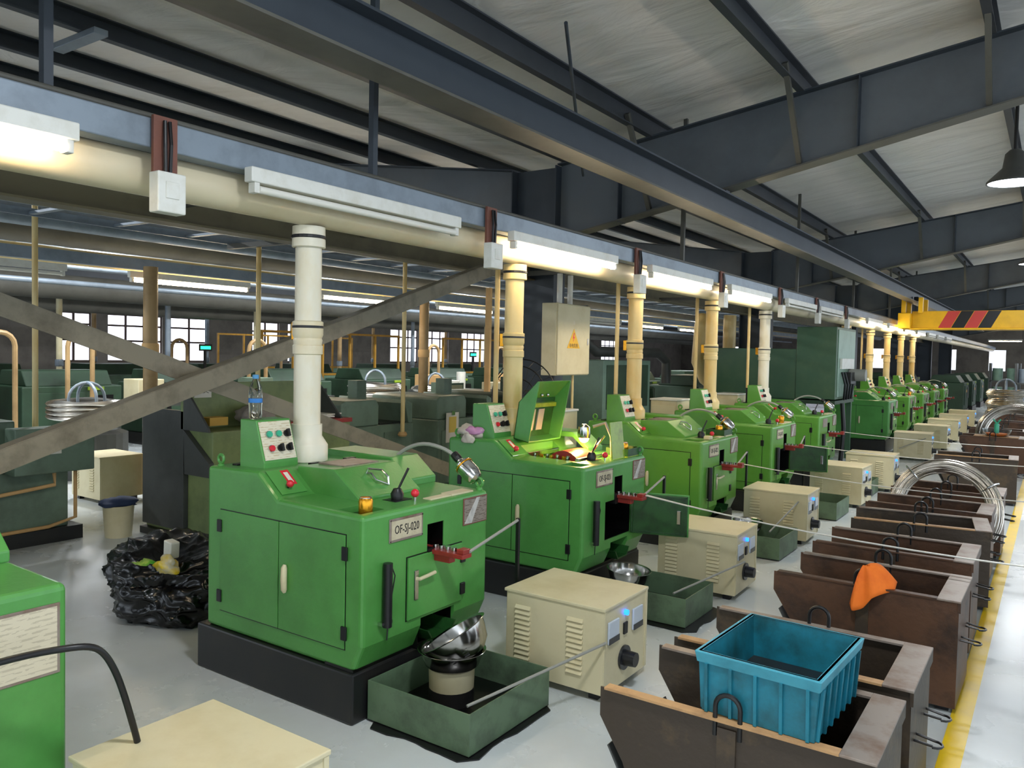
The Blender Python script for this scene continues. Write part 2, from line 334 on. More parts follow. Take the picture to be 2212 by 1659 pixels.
# ================================================================== STEEL FRAME
def ibeam(mb, p0, p1, w, h, tf=.015, tw=.012, up=(0,0,1)):
    p0, p1, u = Vector(p0), Vector(p1), Vector(up)
    mb.bar(p0+u*(h/2-tf/2), p1+u*(h/2-tf/2), w, tf, up); mb.bar(p0-u*(h/2-tf/2), p1-u*(h/2-tf/2), w, tf, up); mb.bar(p0, p1, tw, h-2*tf, up)
GY = [-.32, 7.68, 15.7, 23.7, 31.7, 39.7, 47.7]
gl = ['behind the rail lamps, nearest to camera', 'crossing the view at the electrical panel column', 'second one seen beyond the panel column', 'third beyond the panel column', 'fourth beyond the panel column', 'fifth beyond the panel column', 'farthest down the hall']
for i, gy in enumerate(GY):
    g = thing('roof_girder', 'tapered grey steel roof girder, '+gl[i], 'girder', (-4.95, gy, 0), 0, 'portal frame girders')
    top = lambda x: 3.95+.14*abs(x-VAL)-.2
    pts = [(-4.65,2.98),(-2.8,3.33),(-.31,3.83),(XR,zr-.2-.5),(XR,top(XR)),(-4.65,top(-4.65))]
    web = MB().prism([(x-VAL, z) for x, z in pts], 'y', -.006, .006)
    pl = [(-5.25,2.98),(-7.1,3.33),(-9.6,3.83),(xm,zm-.75),(xm,zm-.2),(-5.25,top(-5.25))]
    web.prism([(x-VAL, z) for x, z in pl], 'y', -.006, .006); web.build('web', GIRDW, g)
    fl = MB()
    for a, b in zip(pts[:3], pts[1:4]): fl.bar((a[0]-VAL,0,a[1]), (b[0]-VAL,0,b[1]), .2, .014)
    for a, b in zip(pl[:3], pl[1:4]): fl.bar((a[0]-VAL,0,a[1]), (b[0]-VAL,0,b[1]), .2, .014)
    fl.build('bottom_flange', STRUCTW, g)
    fl = MB(); fl.bar((-4.65-VAL,0,top(-4.65)), (XR-VAL,0,top(XR)), .2, .014); fl.bar((-5.25-VAL,0,top(-5.25)), (xm-VAL,0,zm-.2), .2, .014); fl.build('top_flange', STRUCT, g)
    for x in (-3.9,-1.55,1.2): MB().box(x-VAL-.005, -.09, 3.33+.2*(x+2.8), x-VAL+.005, .09, top(x)).build('stiffener', STRUCT, g)
    if 0 < i < 5:   # fly braces from the purlins to the bottom flange
        for x in (-3.55,-2.05,-.55):
            zb = 3.33+.2*(x+2.8)
            for s in (-1,1): MB().bar((x-VAL, s*.06, zb+.03), (x-VAL, s*.62, roof_z(x)-.1), .045, .045).build('fly_brace', STRUCTW, g)
    c = thing('steel_column', 'dark steel column, '+('carrying the cream electrical panel' if i == 1 else ORD[i]+' of its line down the hall'), 'column', (-4.95, gy, 0), 0, 'columns under the roof valley')
    cm = MB(); cm.box(-.3,-.12,0,-.285,.12,3.78).box(.285,-.12,0,.3,.12,3.78).box(-.285,-.005,0,.285,.005,3.78); cm.build('shaft', STRUCT, c)
    B(-.36,-.2,0,.36,.2,.02).build('base_plate', STRUCT, c)
    B(-.3,-.1,2.95,.3,.1,2.965).build('stiffener', STRUCTW, c)
px = [4.0,2.45,.95,-.55,-2.05,-3.55,-4.55,-5.85,-7.3,-8.8,-10.3,-11.8,-13.3]
for i, x in enumerate(px):
    z = roof_z(x); m = MB(); dp = .2 if x > VAL else .15; m.box(-.035,Y0,-dp,.035,Y1,-dp+.012).box(-.035,Y0,-.012,.035,Y1,0).box(-.035,Y0,-dp+.012,-.028,Y1,-.012)
    o = m.build('roof_purlin', PURL if x > VAL else STRUCT, loc=(x,0,z-.002))
    tag(o, 'long dark steel roof purlin, %s counted from the aisle side' % ORD[i], 'purlin', 'roof purlins')
for j, (a, b) in enumerate([((-3.6,3.2),(-.3,9.2)),((-3.0,4.7),(-3.9,5.6))][:1]): pass
o = MB().cyl((-2.6,4.3,3.75), (-3.62,6.35,3.32), .012).build('tie_rod', STRUCT); tag(o, 'thin dark diagonal tie rod under the pale ceiling', 'rod')
# crane runway and bridge
cr = thing('crane_runway', 'dark blue-grey crane runway beam running down the hall', 'beam', (-2.8, 0, 0))
B(-.1,Y0,3.285,.1,40,3.30).build('top_flange', STRUCT, cr); B(-.006,Y0,3.065,.006,40,3.285).build('web', STRUCT, cr); B(-.1,Y0,3.05,.1,40,3.065).build('bottom_flange', STRUCTW, cr)
for gy in GY[:5]: B(-.06,gy-.05,3.30,.06,gy+.05,3.34).build('hanger_plate', STRUCT, cr)
br = thing('bridge_crane', 'yellow overhead crane bridge with red and black stripes', 'crane', (-2.8, 20.6, 0))
B(-.02,-.25,2.46,6.5,.25,2.85).build('box_girder', YELLOW, br, .01)
B(-.06,-.3,2.43,6.5,.3,2.46).build('bottom_flange', YELLOW, br)
B(-.28,-.5,2.45,-.02,.5,2.8).build('end_carriage', YELLOW, br, .015)
for y in (-.4,.4):
    B(-.22,y-.06,2.8,-.13,y+.06,3.15).build('wheel_bracket', YELLOW, br); B(.13,y-.06,2.8,.22,y+.06,3.15).build('wheel_bracket', YELLOW, br)
    for s in (-1,1): MB().cyl((s*.03,y,3.12),(s*.12,y,3.12),.05).build('wheel', BLACK, br)
for k, (x, mm) in enumerate([(.52,REDSTR),(.78,BLACK),(1.04,REDSTR),(1.30,BLACK)]):
    MB().prism([(x,2.47),(x+.25,2.47),(x+.44,2.845),(x+.19,2.845)], 'y', -.253, -.2505).build('stripe', mm, br)
tag(MB().tube([(.2,20.2,2.43),(.2,20.2,2.3)], .02).build('hook_cable', BLACK), 'short black crane cable under the yellow bridge', 'cable')
# tie beam between columns and cross bracing on the column line
tb = MB(); ibeam(tb, (-5.05,Y0,2.66), (-5.05,40,2.66), .16, .26); tag(tb.build('tie_beam', OLIVEB), 'olive-grey tie beam between the columns, behind the lamp rail', 'beam')
def angle_bar(p0, p1, label):
    p0, p1 = Vector(p0), Vector(p1); m = MB(); m.bar(p0, p1, .012, .12, (0,0,1)); d = (p1-p0).normalized(); sd = d.cross(Vector((1,0,0))).normalized()
    if sd.z < 0: sd = -sd
    m.bar(p0+sd*.058-Vector((.05,0,0)), p1+sd*.058-Vector((.05,0,0)), .1, .012, sd)
    tag(m.build('cross_brace', BRACE), label, 'brace', 'diagonal braces of the column line')
angle_bar((-4.6,-.05,.41), (-4.6,7.4,2.86), 'dusty diagonal brace rising to the right, in front of the background machines')
angle_bar((-4.74,-.05,2.60), (-4.74,7.3,.09), 'dusty diagonal brace falling to the right behind the nearest green machine')
# wrapped tape bands around the joint of the braces
# small horizontal struts under the rail
for i, (x0, x1, y, z) in enumerate([(-5.3,-3.35,3.2,2.66),(-6.9,-3.4,5.0,2.7),(-5.0,-3.35,7.39,2.58),(-5.0,-3.35,11.2,2.55)]):
    tag(B(x0,y-.025,z-.025,x1,y+.025,z+.025).build('rail_strut', STRUCTW), 'thin steel strut between lamp rail and columns, %s from the camera' % ORD[i], 'strut', 'struts holding the lamp rail')

# ================================================================== LAMP RAIL AND DUCT OF ROW ONE
RX = -3.25
tag(MB().box(-.05,Y0,2.535,.05,57,2.66).build('lamp_rail', GREYST, loc=(RX,0,0), bevel=.006), 'long blue-grey steel channel carrying lamps above the green machines', 'rail')
tag(MB().cyl((RX+.02,Y0,2.674),(RX+.02,57,2.674),.014,n=10).build('rail_lit_edge', STRUCTW, smooth=True), 'thin tan strip added for the lit top edge of the lamp rail', 'conduit')  # lit top edge of the rail, put in as a tan strip
DX = -3.37
tag(MB().cyl((DX,Y0,2.455),(DX,57,2.455),.095,n=20).build('exhaust_duct', DUCTM, smooth=True), 'long cream plastic exhaust duct under the lamp rail', 'duct')
rods = [1.56,3.36,7.95,12.4,16.4,20.4,24.4]
for i, y in enumerate(rods):
    tag(B(-3.33,y-.018,2.66,-3.29,y+.018,roof_z(-3.3)).build('hanger_rod', STRUCT if i < 2 else STRUCTW), 'thin vertical hanger bar holding the lamp rail, %s from the camera' % ORD[i], 'hanger', 'hanger bars of the lamp rail')
def lamp_proto(lit):
    t = thing('tube_lamp', 'lamp', 'lamp', (0,0,0), 0)
    B(-.03,0,0,.03,1.58,.07).build('housing', WHITE, t, .006)
    for y in (.02,1.53): MB().box(-.025,y,-.05,.025,y+.03,0).build('lampholder', WHITE, t, .004)
    MB().cyl((0.01,.05,-.03),(0.01,1.53,-.03),.019,n=12).build('tube', TUBE if lit else TUBEOFF, t, smooth=True)
    return t
LP = lamp_proto(True); LPO = lamp_proto(False); used = {}
def put_lamp(lit, loc, rz, label, group):
    p = LP if lit else LPO
    if p.name in used: c = copy_tree(p, loc, rz, label)
    else: c = p; used[p.name] = 1; c.location = loc; c.rotation_euler = (0,0,rz); c['label'] = label
    c['group'] = group; return c
lampY = [.02,2.39,4.56,6.83,9.0,11.35,13.2,17.0,19.4,21.6,23.7,26,28.2,30.4]
for i, y in enumerate(lampY):
    lit = i not in (1,5,6,11,12,13)
    lab = ('lit white fluorescent tube lamp' if lit else 'unlit fluorescent tube lamp')+' on the rail, %s from the camera' % ORD[i]
    put_lamp(lit, (RX+.09, y, 2.475), 0, lab, 'tube lamps on the near rail')
# switch boxes under the rail
def switch_box(i, y, rz=0):
    t = thing('switch_box', 'white switch box on a red-brown bracket, %s along the rail' % ORD[i], 'switch', (RX+.06,y,2.35), 0, 'switch boxes on the lamp rail')
    B(.0,-.055,.08,.02,.055,.32).build('bracket', BROWNRED, t, .002)
    B(.0,-.065,-.09,.07,.065,.08).build('box', WHITE, t, .006)
    B(.07,-.03,-.03,.075,.03,.04).build('rocker', WHITE, t, .002)
    MB().tube([(.035,-.01,.08),(.04,-.015,.2),(.03,-.01,.3)], .008).build('cable', BLACK, t); MB().tube([(.035,.012,.08),(.045,.01,.2),(.03,.012,.3)], .008).build('cable', BLACK, t)
for i, y in enumerate([1.98,4.35,6.62,8.8,11.1,13.1,15.2]): switch_box(i, y)

# ================================================================== THE GREEN MACHINES
def panel_texts(): pass
def make_machine(label, plate, hood_open=False, door_open=False, green=GREEN, name='cold_heading_machine'):
    t = thing(name, label, 'machine', (0,0,0), 0, 'row of green heading machines')
    body = MB().prism([(-1.14,.235),(-.055,.235),(0,.36),(0,.955),(-.577,.965),(-.727,1.085),(-1.14,1.075)], 'y', 0, .94).build('body', green, t, .022, seg=3)
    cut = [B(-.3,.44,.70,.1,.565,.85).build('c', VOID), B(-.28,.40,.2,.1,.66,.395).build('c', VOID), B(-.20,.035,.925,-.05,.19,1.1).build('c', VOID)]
    if hood_open: cut.append(B(-.66,.24,.7,-.2,.68,1.3).build('c', VOID))
    if door_open: cut.append(B(-.3,.31,.425,.1,.70,.69).build('c', VOID))
    for c in cut: c.parent = t
    boolean(body, cut)
    body.data.materials.clear(); body.data.materials.append(green)
    for p in body.data.polygons: p.use_smooth = False
    # black linings that put the shade inside the openings into colour
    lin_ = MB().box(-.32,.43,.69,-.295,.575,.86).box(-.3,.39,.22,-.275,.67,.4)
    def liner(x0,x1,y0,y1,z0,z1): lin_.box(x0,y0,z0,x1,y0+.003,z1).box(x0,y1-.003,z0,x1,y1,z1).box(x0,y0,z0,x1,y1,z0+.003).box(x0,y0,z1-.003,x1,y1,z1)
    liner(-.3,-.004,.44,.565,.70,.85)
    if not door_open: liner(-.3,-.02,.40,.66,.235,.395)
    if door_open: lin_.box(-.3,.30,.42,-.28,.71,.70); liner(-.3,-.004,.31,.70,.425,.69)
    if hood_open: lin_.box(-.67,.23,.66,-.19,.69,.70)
    lin_.build('shade_lining', VOID, t)['kind'] = 'stuff'
    B(-1.20,-.015,0,-.04,.955,.235).build('plinth', BLACKPL, t, .01)
    B(-.235,.0,.235,-.05,.94,.25).build('skirt', VOID, t)
    # service doors on the side
    for x0, x1, hx in ((-1.02,-.566,-1.022),(-.56,-.107,-.105)):
        B(x0-.005,-.0015,.33,x1+.005,.01,.863).build('door_gap', VOID, t)
        d = B(x0,-.006,.335,x1,.01,.858).build('side_door', green, t, .002)
        for z in (.41,.775): B(hx-.017,-.014,z-.032,hx+.017,-.004,z+.032).build('hinge', BLACK, d, .003)
        if x0 > -.6: MB().tube([(-.503,-.016,.525+.018*0),(-.503,-.020,.54),(-.503,-.022,.59),(-.503,-.020,.645),(-.503,-.016,.66)], [.008,.015,.016,.015,.008], 10).build('pull_handle', CREAM, d, smooth=True)
    # end face: plate, label, door
    pl = B(.0,.165,.805,.006,.40,.917).build('name_plate', BAREEDGE, t, .003)
    B(.006,.178,.818,.008,.388,.905).build('plate_face', PLATE, pl)
    text('plate_lettering', plate, .058, BLACK, pl, (.0085,.283,.861), (PI/2,0,PI/2), xs=.72)
    for y in (.172,.394):
        for z in (.812,.910): MB().cyl((.006,y,z),(.008,y,z),.004,n=8).build('rivet', CHROME, pl)
    lb = B(.0,.72,.793,.004,.927,.936).build('instruction_plate', BROWNRED, t, .002); B(.004,.728,.80,.0055,.919,.929).build('printed_face', PRINT_GREY, lb)
    MB().prism([(.73,.805),(.79,.80),(.86,.93),(.83,.93)], 'x', .0055,.0062).build('glare_patch', GLARE, lb)  # silver glare across the plate, painted as a flat streak
    dr = thing2 = bpy.data.objects.new('pivot', None) if False else None
    if not door_open: B(.0,.288,.406,.003,.713,.717).build('door_gap', VOID, t)
    door = B(-.0,-.415,.41,.012,0,.712).build('end_door', green, t, .003)
    door.location = (.0,.708,0)
    B(.012,-.375,.50,.018,-.345,.645).build('lock_plate', CHROME, door, .004); MB().tube([(.018,-.36,.605),(.035,-.36,.605),(.04,-.30,.612),(.04,-.25,.617)], .009, 8).build('lever', CREAM, door, smooth=True)
    for z in (.474,.64): B(.010,-.018,z-.03,.022,.018,z+.03).build('hinge', BLACK, door, .003)
    if door_open:
        door.rotation_euler = (0,0,math.radians(107))
        MB().box(-.03,-.405,.42,-.006,-.39,.70).box(-.03,-.02,.42,-.006,-.005,.70).box(-.03,-.405,.42,-.006,-.005,.432).box(-.03,-.405,.69,-.006,-.005,.702).box(-.008,-.405,.42,-.001,-.005,.70).build('door_inner_frame', GREENIN, door)
        B(-.02,-.36,.5,-.008,-.33,.6).build('latch', CHROME, door, .004)
    MB().cyl((.028,.135,.43),(.028,.135,.725),.022,n=14).build('grease_tube', BLACK, t, smooth=True)
    MB().tube([(.03,.15,.72),(.035,.175,.66),(.02,.17,.56),(.012,.155,.42),(.012,.15,.36)], .003, 6).build('thin_hose', BLACK, t)
    B(.0,.10,.44,.028,.17,.455).build('tube_clip', CHROME, t)
    # feeder
    f = MB().box(-.12,.465,.70,.20,.54,.722).build('feed_table', REDP, t, .003)
    B(-.02,.48,.665,.11,.525,.70).build('feed_bracket', REDP, f, .003); B(.155,.475,.722,.20,.53,.745).build('wire_guide', REDP, f, .003)
    for k in range(4): MB().cyl((.0+.04*k,.505,.722),(.0+.04*k,.505,.742),.015,n=10).build('roller', CHROME, f, smooth=True)
    B(-.1,.44,.66,.01,.48,.73).build('feed_slide', BLACK, f)
    # chute
    MB().prism([(.42,.33),(.46,.27),(.60,.27),(.64,.33),(.63,.33),(.595,.28),(.465,.28),(.43,.33)], 'x', -.2, .03).build('chute', GREENIN, t)
    # control desk on the rear platform
    d = MB().prism([(-.985,1.07),(-.79,1.07),(-.79,1.11),(-.86,1.325),(-.985,1.325)], 'y', .085,.305).build('control_desk', green, t, .005)
    cs = Matrix.Translation((-.79,.195,1.11)) @ Matrix.Rotation(-math.atan2(.07,.215), 4, 'Y')   # desk face frame: local z runs up the face, x outward
    def face(mb): return mb.xf(cs)
    face(B(.001,-.1,.012,.004,.1,.215)).build('desk_plate', PRINT_PANEL, d)
    for (y, z, mm, rr) in ((-.055,.145,GREENB,.016),(.005,.145,GREENB,.016),(-.055,.07,REDK,.016)):
        face(MB().cyl((.004,y,z),(.014,y,z),.019,n=14)).build('button_ring', CHROME, d, smooth=True); face(MB().cyl((.014,y,z),(.024,y,z),rr,n=14)).build('push_button', mm, d, smooth=True)
    for (y, z) in ((.062,.145),(.005,.07),(.06,.07)):
        face(MB().cyl((.004,y,z),(.016,y,z),.018,n=14).box(.016,y-.006,z-.02,.034,y+.006,z+.02)).build('selector_knob', BLACK, d)
    # slope plate with red loop sticker
    sl = Matrix.Translation((-.577,.105,.969)) @ Matrix.Rotation(-math.atan2(.15,.12), 4, 'Y')
    MB().box(.0,-.07,.015,.003,.09,.18).xf(sl).build('slope_plate', green, t, .002)
    rs = MB().box(.003,.01,.07,.004,.06,.17).xf(sl).build('red_sticker', REDK, t); MB().box(.004,.022,.085,.0045,.048,.155).xf(sl).build('sticker_centre', PAPER, rs)
    MB().cyl((.003,-.01,.055),(.022,-.01,.055),.006,n=8).xf(sl).build('stop_stem', BLACK, t); MB().ball((.03,-.01,.055),.019,8).xf(sl).build('stop_knob', REDK, t, smooth=True)
    # hood
    hx, hz = -.70, 1.075
    H = MB().prism([(-.70,.975-.02),(-.70,1.092),(-.43,1.10),(-.25,.972),(-.25,.955)], 'y', .225,.67)
    if hood_open:
        rot = Matrix.Translation((hx,0,hz)) @ Matrix.Rotation(math.radians(-80), 4, 'Y') @ Matrix.Translation((-hx,0,-hz))
        sh = MB()
        for y0, y1 in ((.225,.235),(.66,.67)): sh.prism([(-.70,.96),(-.70,1.092),(-.43,1.10),(-.25,.972),(-.25,.955)], 'y', y0, y1)
        sh.prism([(-.70,1.082),(-.43,1.09),(-.25,.962),(-.25,.972),(-.43,1.10),(-.70,1.092)], 'y', .225,.67).box(-.70,.225,.96,-.69,.67,1.09)
        hd = sh.xf(rot).build('hood', green, t, .003)
        MB().box(-.69,.24,1.06,-.4,.66,1.075).xf(rot).build('hood_lining', GREENIN, hd); MB().box(-.46,.26,1.03,-.43,.64,1.07).xf(rot).build('hood_rib', OILY, hd)
        MB().box(-.64,.30,1.05,-.48,.40,1.062).box(-.64,.44,1.05,-.48,.52,1.062).xf(rot).build('hood_window', ROPE, hd)
        for y in (.36,.44): MB().ball((-.36,y,1.0),.013,6).xf(rot).build('hood_bolt', CHROME, hd)
        # works inside
        MB().cyl((-.36,.34,.86),(-.36,.60,.86),.15,n=28).build('flywheel_guard', REDP, t, smooth=True)
        for k in range(7): MB().cyl((-.56+.045*k,.27+.01*(k % 3),.93),(-.55+.045*k,.27+.01*(k % 3),.985-.008*(k % 2)),.014,n=8).build('die_bolt', (CHROME, GOLD)[k % 2], t, smooth=True)
        B(-.22,.26,.945,-.19,.68,.975).build('die_block', STEEL, t, .004); B(-.66,.25,.95,-.6,.68,.985).build('die_block', STEEL, t, .004)
        MB().cyl((-.30,.6,.95),(-.12,.5,1.12),.008).build('tommy_bar', CHROME, t); MB().tube([(-.12,.62,.96),(-.13,.63,1.1),(-.2,.66,1.2),(-.28,.62,1.17)], .012, 8).build('lamp_arm', ROPE, t, smooth=True)
        lh = MB().lathe([(.015,.06),(.045,.04),(.05,-.01),(.044,-.04)], (-.32,.56,1.13), 16).build('lamp_shade', CHROME, t, smooth=True); MB().ball((-.32,.56,1.09),.036,8).build('lamp_bulb', BULB, lh, smooth=True)
        MB().bar((-.05,.59,.96),(-.08,.59,1.22),.19,.006,(1,0,0)).build('raised_cover', OILY, t)
    else:
        hd = H.build('hood', green, t, .006)
        MB().box(-.66,.33,1.094,-.47,.58,1.1035).xf(Matrix.Rotation(-.0,4,'Y')).build('hood_window', BAREEDGE, hd)
        pA, pB = (-.365,.42,1.075),(-.305,.50,1.035)
        MB().tube([(-.38,.40,1.066),(-.37,.40,1.092),(-.345,.475,1.08),(-.30,.475,1.05),(-.295,.475,1.01)], .006, 8).build('hood_handle', CHROME, hd, smooth=True)
        MB().tube([(-.38,.40,1.066),(-.345,.40,1.07),(-.31,.40,1.04),(-.295,.475,1.01)], .005, 8).build('hood_handle', CHROME, hd, smooth=True)
        MB().box(-.085,.50,.955,-.03,.66,.962).box(-.1,.66,.955,-.025,.84,.965).build('way_cover', CREAM, t, .002)
        MB().tube(chaikin([(-.62,.80,1.0),(-.55,.82,1.12),(-.4,.84,1.19),(-.25,.86,1.17),(-.17,.88,1.12)]), .011, 8).build('lamp_arm', ROPE, t, smooth=True)
        lm = Matrix.Translation((-.17,.88,1.12)) @ Matrix.Rotation(math.radians(128), 4, 'Y')
        lh = MB().lathe([(.018,-.02),(.02,.03),(.05,.05),(.052,.13),(.04,.165),(.012,.175)], (0,0,0), 18).xf(lm).build('lamp_head', CHROME, t, smooth=True)
        MB().lathe([(.022,-.03),(.024,.0),(.022,.02)], (0,0,0), 12).xf(lm).build('lamp_collar', BLACK, lh)
        MB().lathe([(.054,.06),(.055,.064),(.054,.068)], (0,0,0), 18).xf(lm).build('lamp_band', GOLD, lh)
    # far side wing, lever, knob, eye bolts, hatches
    MB().prism([(-1.0,1.07),(-.5,1.07),(-.36,.96),(-.36,1.0),(-.5,1.11),(-1.0,1.115)], 'y', .70,.93).build('side_cover', green, t, .006)
    MB().box(-.21,.34,.952,-.12,.46,.960).build('lever_gate', BLACK, t); lv = MB().lathe([(.03,0),(.034,.03),(.02,.055)], (-.166,.40,.958), 14, True).build('lever_boot', BLACK, t, smooth=True); MB().cyl((-.166,.40,1.0),(-.13,.44,1.115),.006).build('lever_rod', BLACK, lv)
    MB().cyl((-.075,.43,.955),(-.075,.43,.985),.006,n=8).build('knob_stem', CHROME, t); MB().ball((-.075,.43,.997),.021,8).build('red_knob', REDK, t, smooth=True)
    for (x, y, z) in ((-1.08,.04,1.07),(-.03,.9,.955)):
        e = MB().lathe([(.018,0),(.018,.012),(.009,.02)], (x,y,z), 12, True).build('eye_bolt', green, t, smooth=True); MB().tube(arc((x,y,z+.042),.022,0,2*PI*15/16,15,'xz'), .008, 8, closed=True).build('eye_ring', green, e, smooth=True)
    B(-.74,.33,1.08,-.71,.40,1.094).build('hood_hinge', BLACK, t); B(-.72,.56,1.085,-.69,.63,1.10).build('hood_hinge', BLACK, t)
    B(-1.04,.08,1.07,-1.0,.2,1.085).build('desk_cable_gland', BLACK, t)
    B(-.20,.035,.925,-.05,.19,.93).build('tray_floor', GREENIN, t)
    return t
my = [.31,2.53,4.53,6.62,8.68,10.75,15.9,18.3,20.4,22.4,24.4]
ml = ['green heading machine cut off by the left edge of the photo', 'green heading machine with name plate OF-SJ-020, nearest complete one', 'green heading machine with raised hood, lit lamp and open end door',
      'green heading machine behind the one with the raised hood, can on its top tray', 'green heading machine, fourth along the row, with open end door', 'green heading machine just before the tall dark green washer',
      'green heading machine just beyond the tall dark green washer', 'second green heading machine beyond the tall washer', 'third green heading machine beyond the tall washer', 'fourth green heading machine beyond the tall washer', 'farthest green heading machine of the row']
MX = -2.52
mach = []
pA = make_machine(ml[1], 'OF-SJ-020'); pA.location = (MX, my[1], 0)
pB = make_machine(ml[2], 'OF-SJ-021', True, True); pB.location = (MX, my[2], 0)
pC = make_machine(ml[4], 'OF-SJ-023', False, True, GREEN2); pC.location = (MX, my[4], 0)
pD = make_machine(ml[3], 'OF-SJ-022', False, False, GREEN2); pD.location = (MX, my[3], 0)
for i in (0,5,6,7,8,9,10):
    c = copy_tree(pA if i in (0,6) else pD, (MX, my[i], 0), 0, ml[i], skip=('name_plate',) if i else ('name_plate','instruction_plate','lamp_arm','lamp_head','eye_bolt','way_cover'))
    if i:   # far plates are too small to read
        B(.0,.165,.805,.006,.40,.917).build('name_plate', BAREEDGE, c)
    else:
        s = B(.0,.60,.68,.004,.915,.90).build('data_sheet', BAREEDGE, c, .002); B(.004,.61,.69,.0055,.905,.89).build('printed_face', PRINT_PAPER, s)
# ---------------------------------------------------------------- vent pipes standing on the machines
def vent_pipe(y, m, label, zb=1.085):
    t = thing('vent_pipe', label, 'pipe', (-3.40, y, zb), 0, 'cream vent pipes above the green machines')
    MB().lathe([(.115,0),(.115,.085),(.105,.10),(.083,.135),(.083,.2)], (0,0,0), 28, True).build('base_flange', m, t, smooth=True)
    MB().cyl((0,0,.18),(0,0,.64),.073,n=24).build('lower_pipe', m, t, smooth=True)
    MB().lathe([(.073,.58),(.081,.585),(.081,.63),(.075,.635),(.079,.66),(.075,.67),(.083,.69),(.083,.76),(.073,.765)], (0,0,0), 24).build('coupling', m, t, smooth=True)
    MB().cyl((0,0,.74),(0,0,1.25),.071,n=24).build('upper_pipe', m, t, smooth=True)
    MB().lathe([(.078,1.16),(.09,1.165),(.088,1.25),(.088,1.275)], (0,0,0), 24).build('tee_socket', m, t, smooth=True)
    MB().lathe([(.0825,.725),(.085,.727),(.085,.737),(.0825,.74)], (0,0,0), 24).build('tie_band', BLACK, t); MB().lathe([(.091,1.21),(.093,1.213),(.093,1.225),(.091,1.228)], (0,0,0), 24).build('tie_band', BLACK, t)
    B(-.12,-.015,.66,-.085,.015,.76).build('damper_handle', GOLD, t, .004)
vl = ['white vent pipe standing on the machine with plate OF-SJ-020', 'cream vent pipe behind the raised machine hood', 'yellowed vent pipe just right of the electrical panel', 'fourth vent pipe along the row', 'pale vent pipe in front of the tall dark green washer', 'vent pipe right beyond the tall washer', 'second vent pipe beyond the tall washer', 'third vent pipe beyond the tall washer', 'fourth vent pipe beyond the tall washer', 'farthest vent pipe of the green row']
for i, y in enumerate([2.97,4.97,7.06,9.12,11.19,16.34,18.74,20.84,22.84,24.84]): vent_pipe(y, WHITEP if i in (0,4) else CREAMP, vl[i])
for i, y in enumerate([5.0,7.03,9.1,11.05,18.8]):
    t = thing('conduit_post', 'thin cream conduit dropping to a control desk, %s along the green row' % ORD[i], 'conduit', (-3.58, y, 0), 0, 'conduits behind the control desks')
    MB().cyl((0,0,1.28),(0,0,2.4),.02,n=12).build('conduit_pipe', CREAMP, t, smooth=True); MB().cyl((0,0,1.079),(0,0,1.3),.016,n=10).build('flexible_end', BLACK, t)

# ================================================================== BEIGE REGULATOR BOXES
def make_box():
    t = thing('regulator_box', 'x', 'control box', (0,0,0), 0, 'cream regulator boxes beside the bins')
    # origin: near aisle corner on the floor; body runs to -x and +y
    B(-.575,0,.04,0,.48,.47).build('body', CREAM, t, .004); B(-.585,-.008,.455,.008,.488,.472).build('lid', CREAM, t, .004)
    for x in (-.5,-.07):
        for y in (.06,.42): B(x-.025,y-.025,0,x+.025,y+.025,.04).build('foot', BLACK, t)
    B(0,.0,.05,.006,.02,.455).build('front_frame', CREAM, t); B(0,.46,.05,.006,.48,.455).build('front_frame', CREAM, t)
    lo = None
    for cx in (-.47,-.16):
        for k in range(11):
            if lo is None: lo = MB().prism([(-.012,0),(0,.0),(0,.016),(-.002,.016)], 'x', -.045,.045).build('louvre', CREAM, t)
            else: q = lo.copy(); COL.objects.link(q); lo_ = q; q.location = (0,0,0)
            (lo if (cx == -.47 and k == 0) else q).location = (cx, .0, .12+.026*k)
    for y in (.09,.36):
        mt = B(0,y-.055,.285,.012,y+.055,.395).build('meter', METER, t, .004); B(.012,y-.055,.285,.014,y+.055,.315).build('meter_base', METERB, mt)
    MB().cyl((0,.225,.40),(.018,.225,.40),.014,n=12).build('pilot_lamp', BLUEL, t, smooth=True)
    B(0,.205,.29,.01,.245,.35).build('rocker_switch', BLACK, t, .003)
    k = MB().cyl((0,.22,.17),(.012,.22,.17),.062,n=24).build('dial_plate', METERB, t, smooth=True); MB().cyl((.012,.22,.17),(.07,.22,.17),.04,.036,18).build('dial_knob', BLACK, k, smooth=True)
    return t
bx = make_box(); bxy = [(-1.80,1.19),(-1.76,3.40),(-1.79,5.40),(-1.83,7.45),(-1.80,9.72),(-1.70,11.2),(-1.72,15.1),(-1.70,17.2),(-1.70,19.2),(-1.70,21.2),(-1.70,23.2)]
bl = ['cream regulator box cut off by the bottom edge, beside the left green machine', 'cream regulator box with big black knob beside the stainless bowls', 'cream regulator box behind the open machine door', 'third cream regulator box with lit blue lamp, behind the brown bins', 'fourth cream regulator box along the row', 'fifth cream regulator box along the row', 'sixth cream regulator box along the row', 'seventh cream regulator box along the row', 'eighth cream regulator box along the row', 'ninth cream regulator box along the row', 'farthest cream regulator box of the row']
for i, (x, y) in enumerate(bxy):
    rz = [0,0,.02,.03,-.04,.02,.05,-.02,0,.02,0][i]
    if i == 0: bx.location = (x,y,0); bx['label'] = bl[0]
    else: copy_tree(bx, (x,y,0), rz, bl[i])

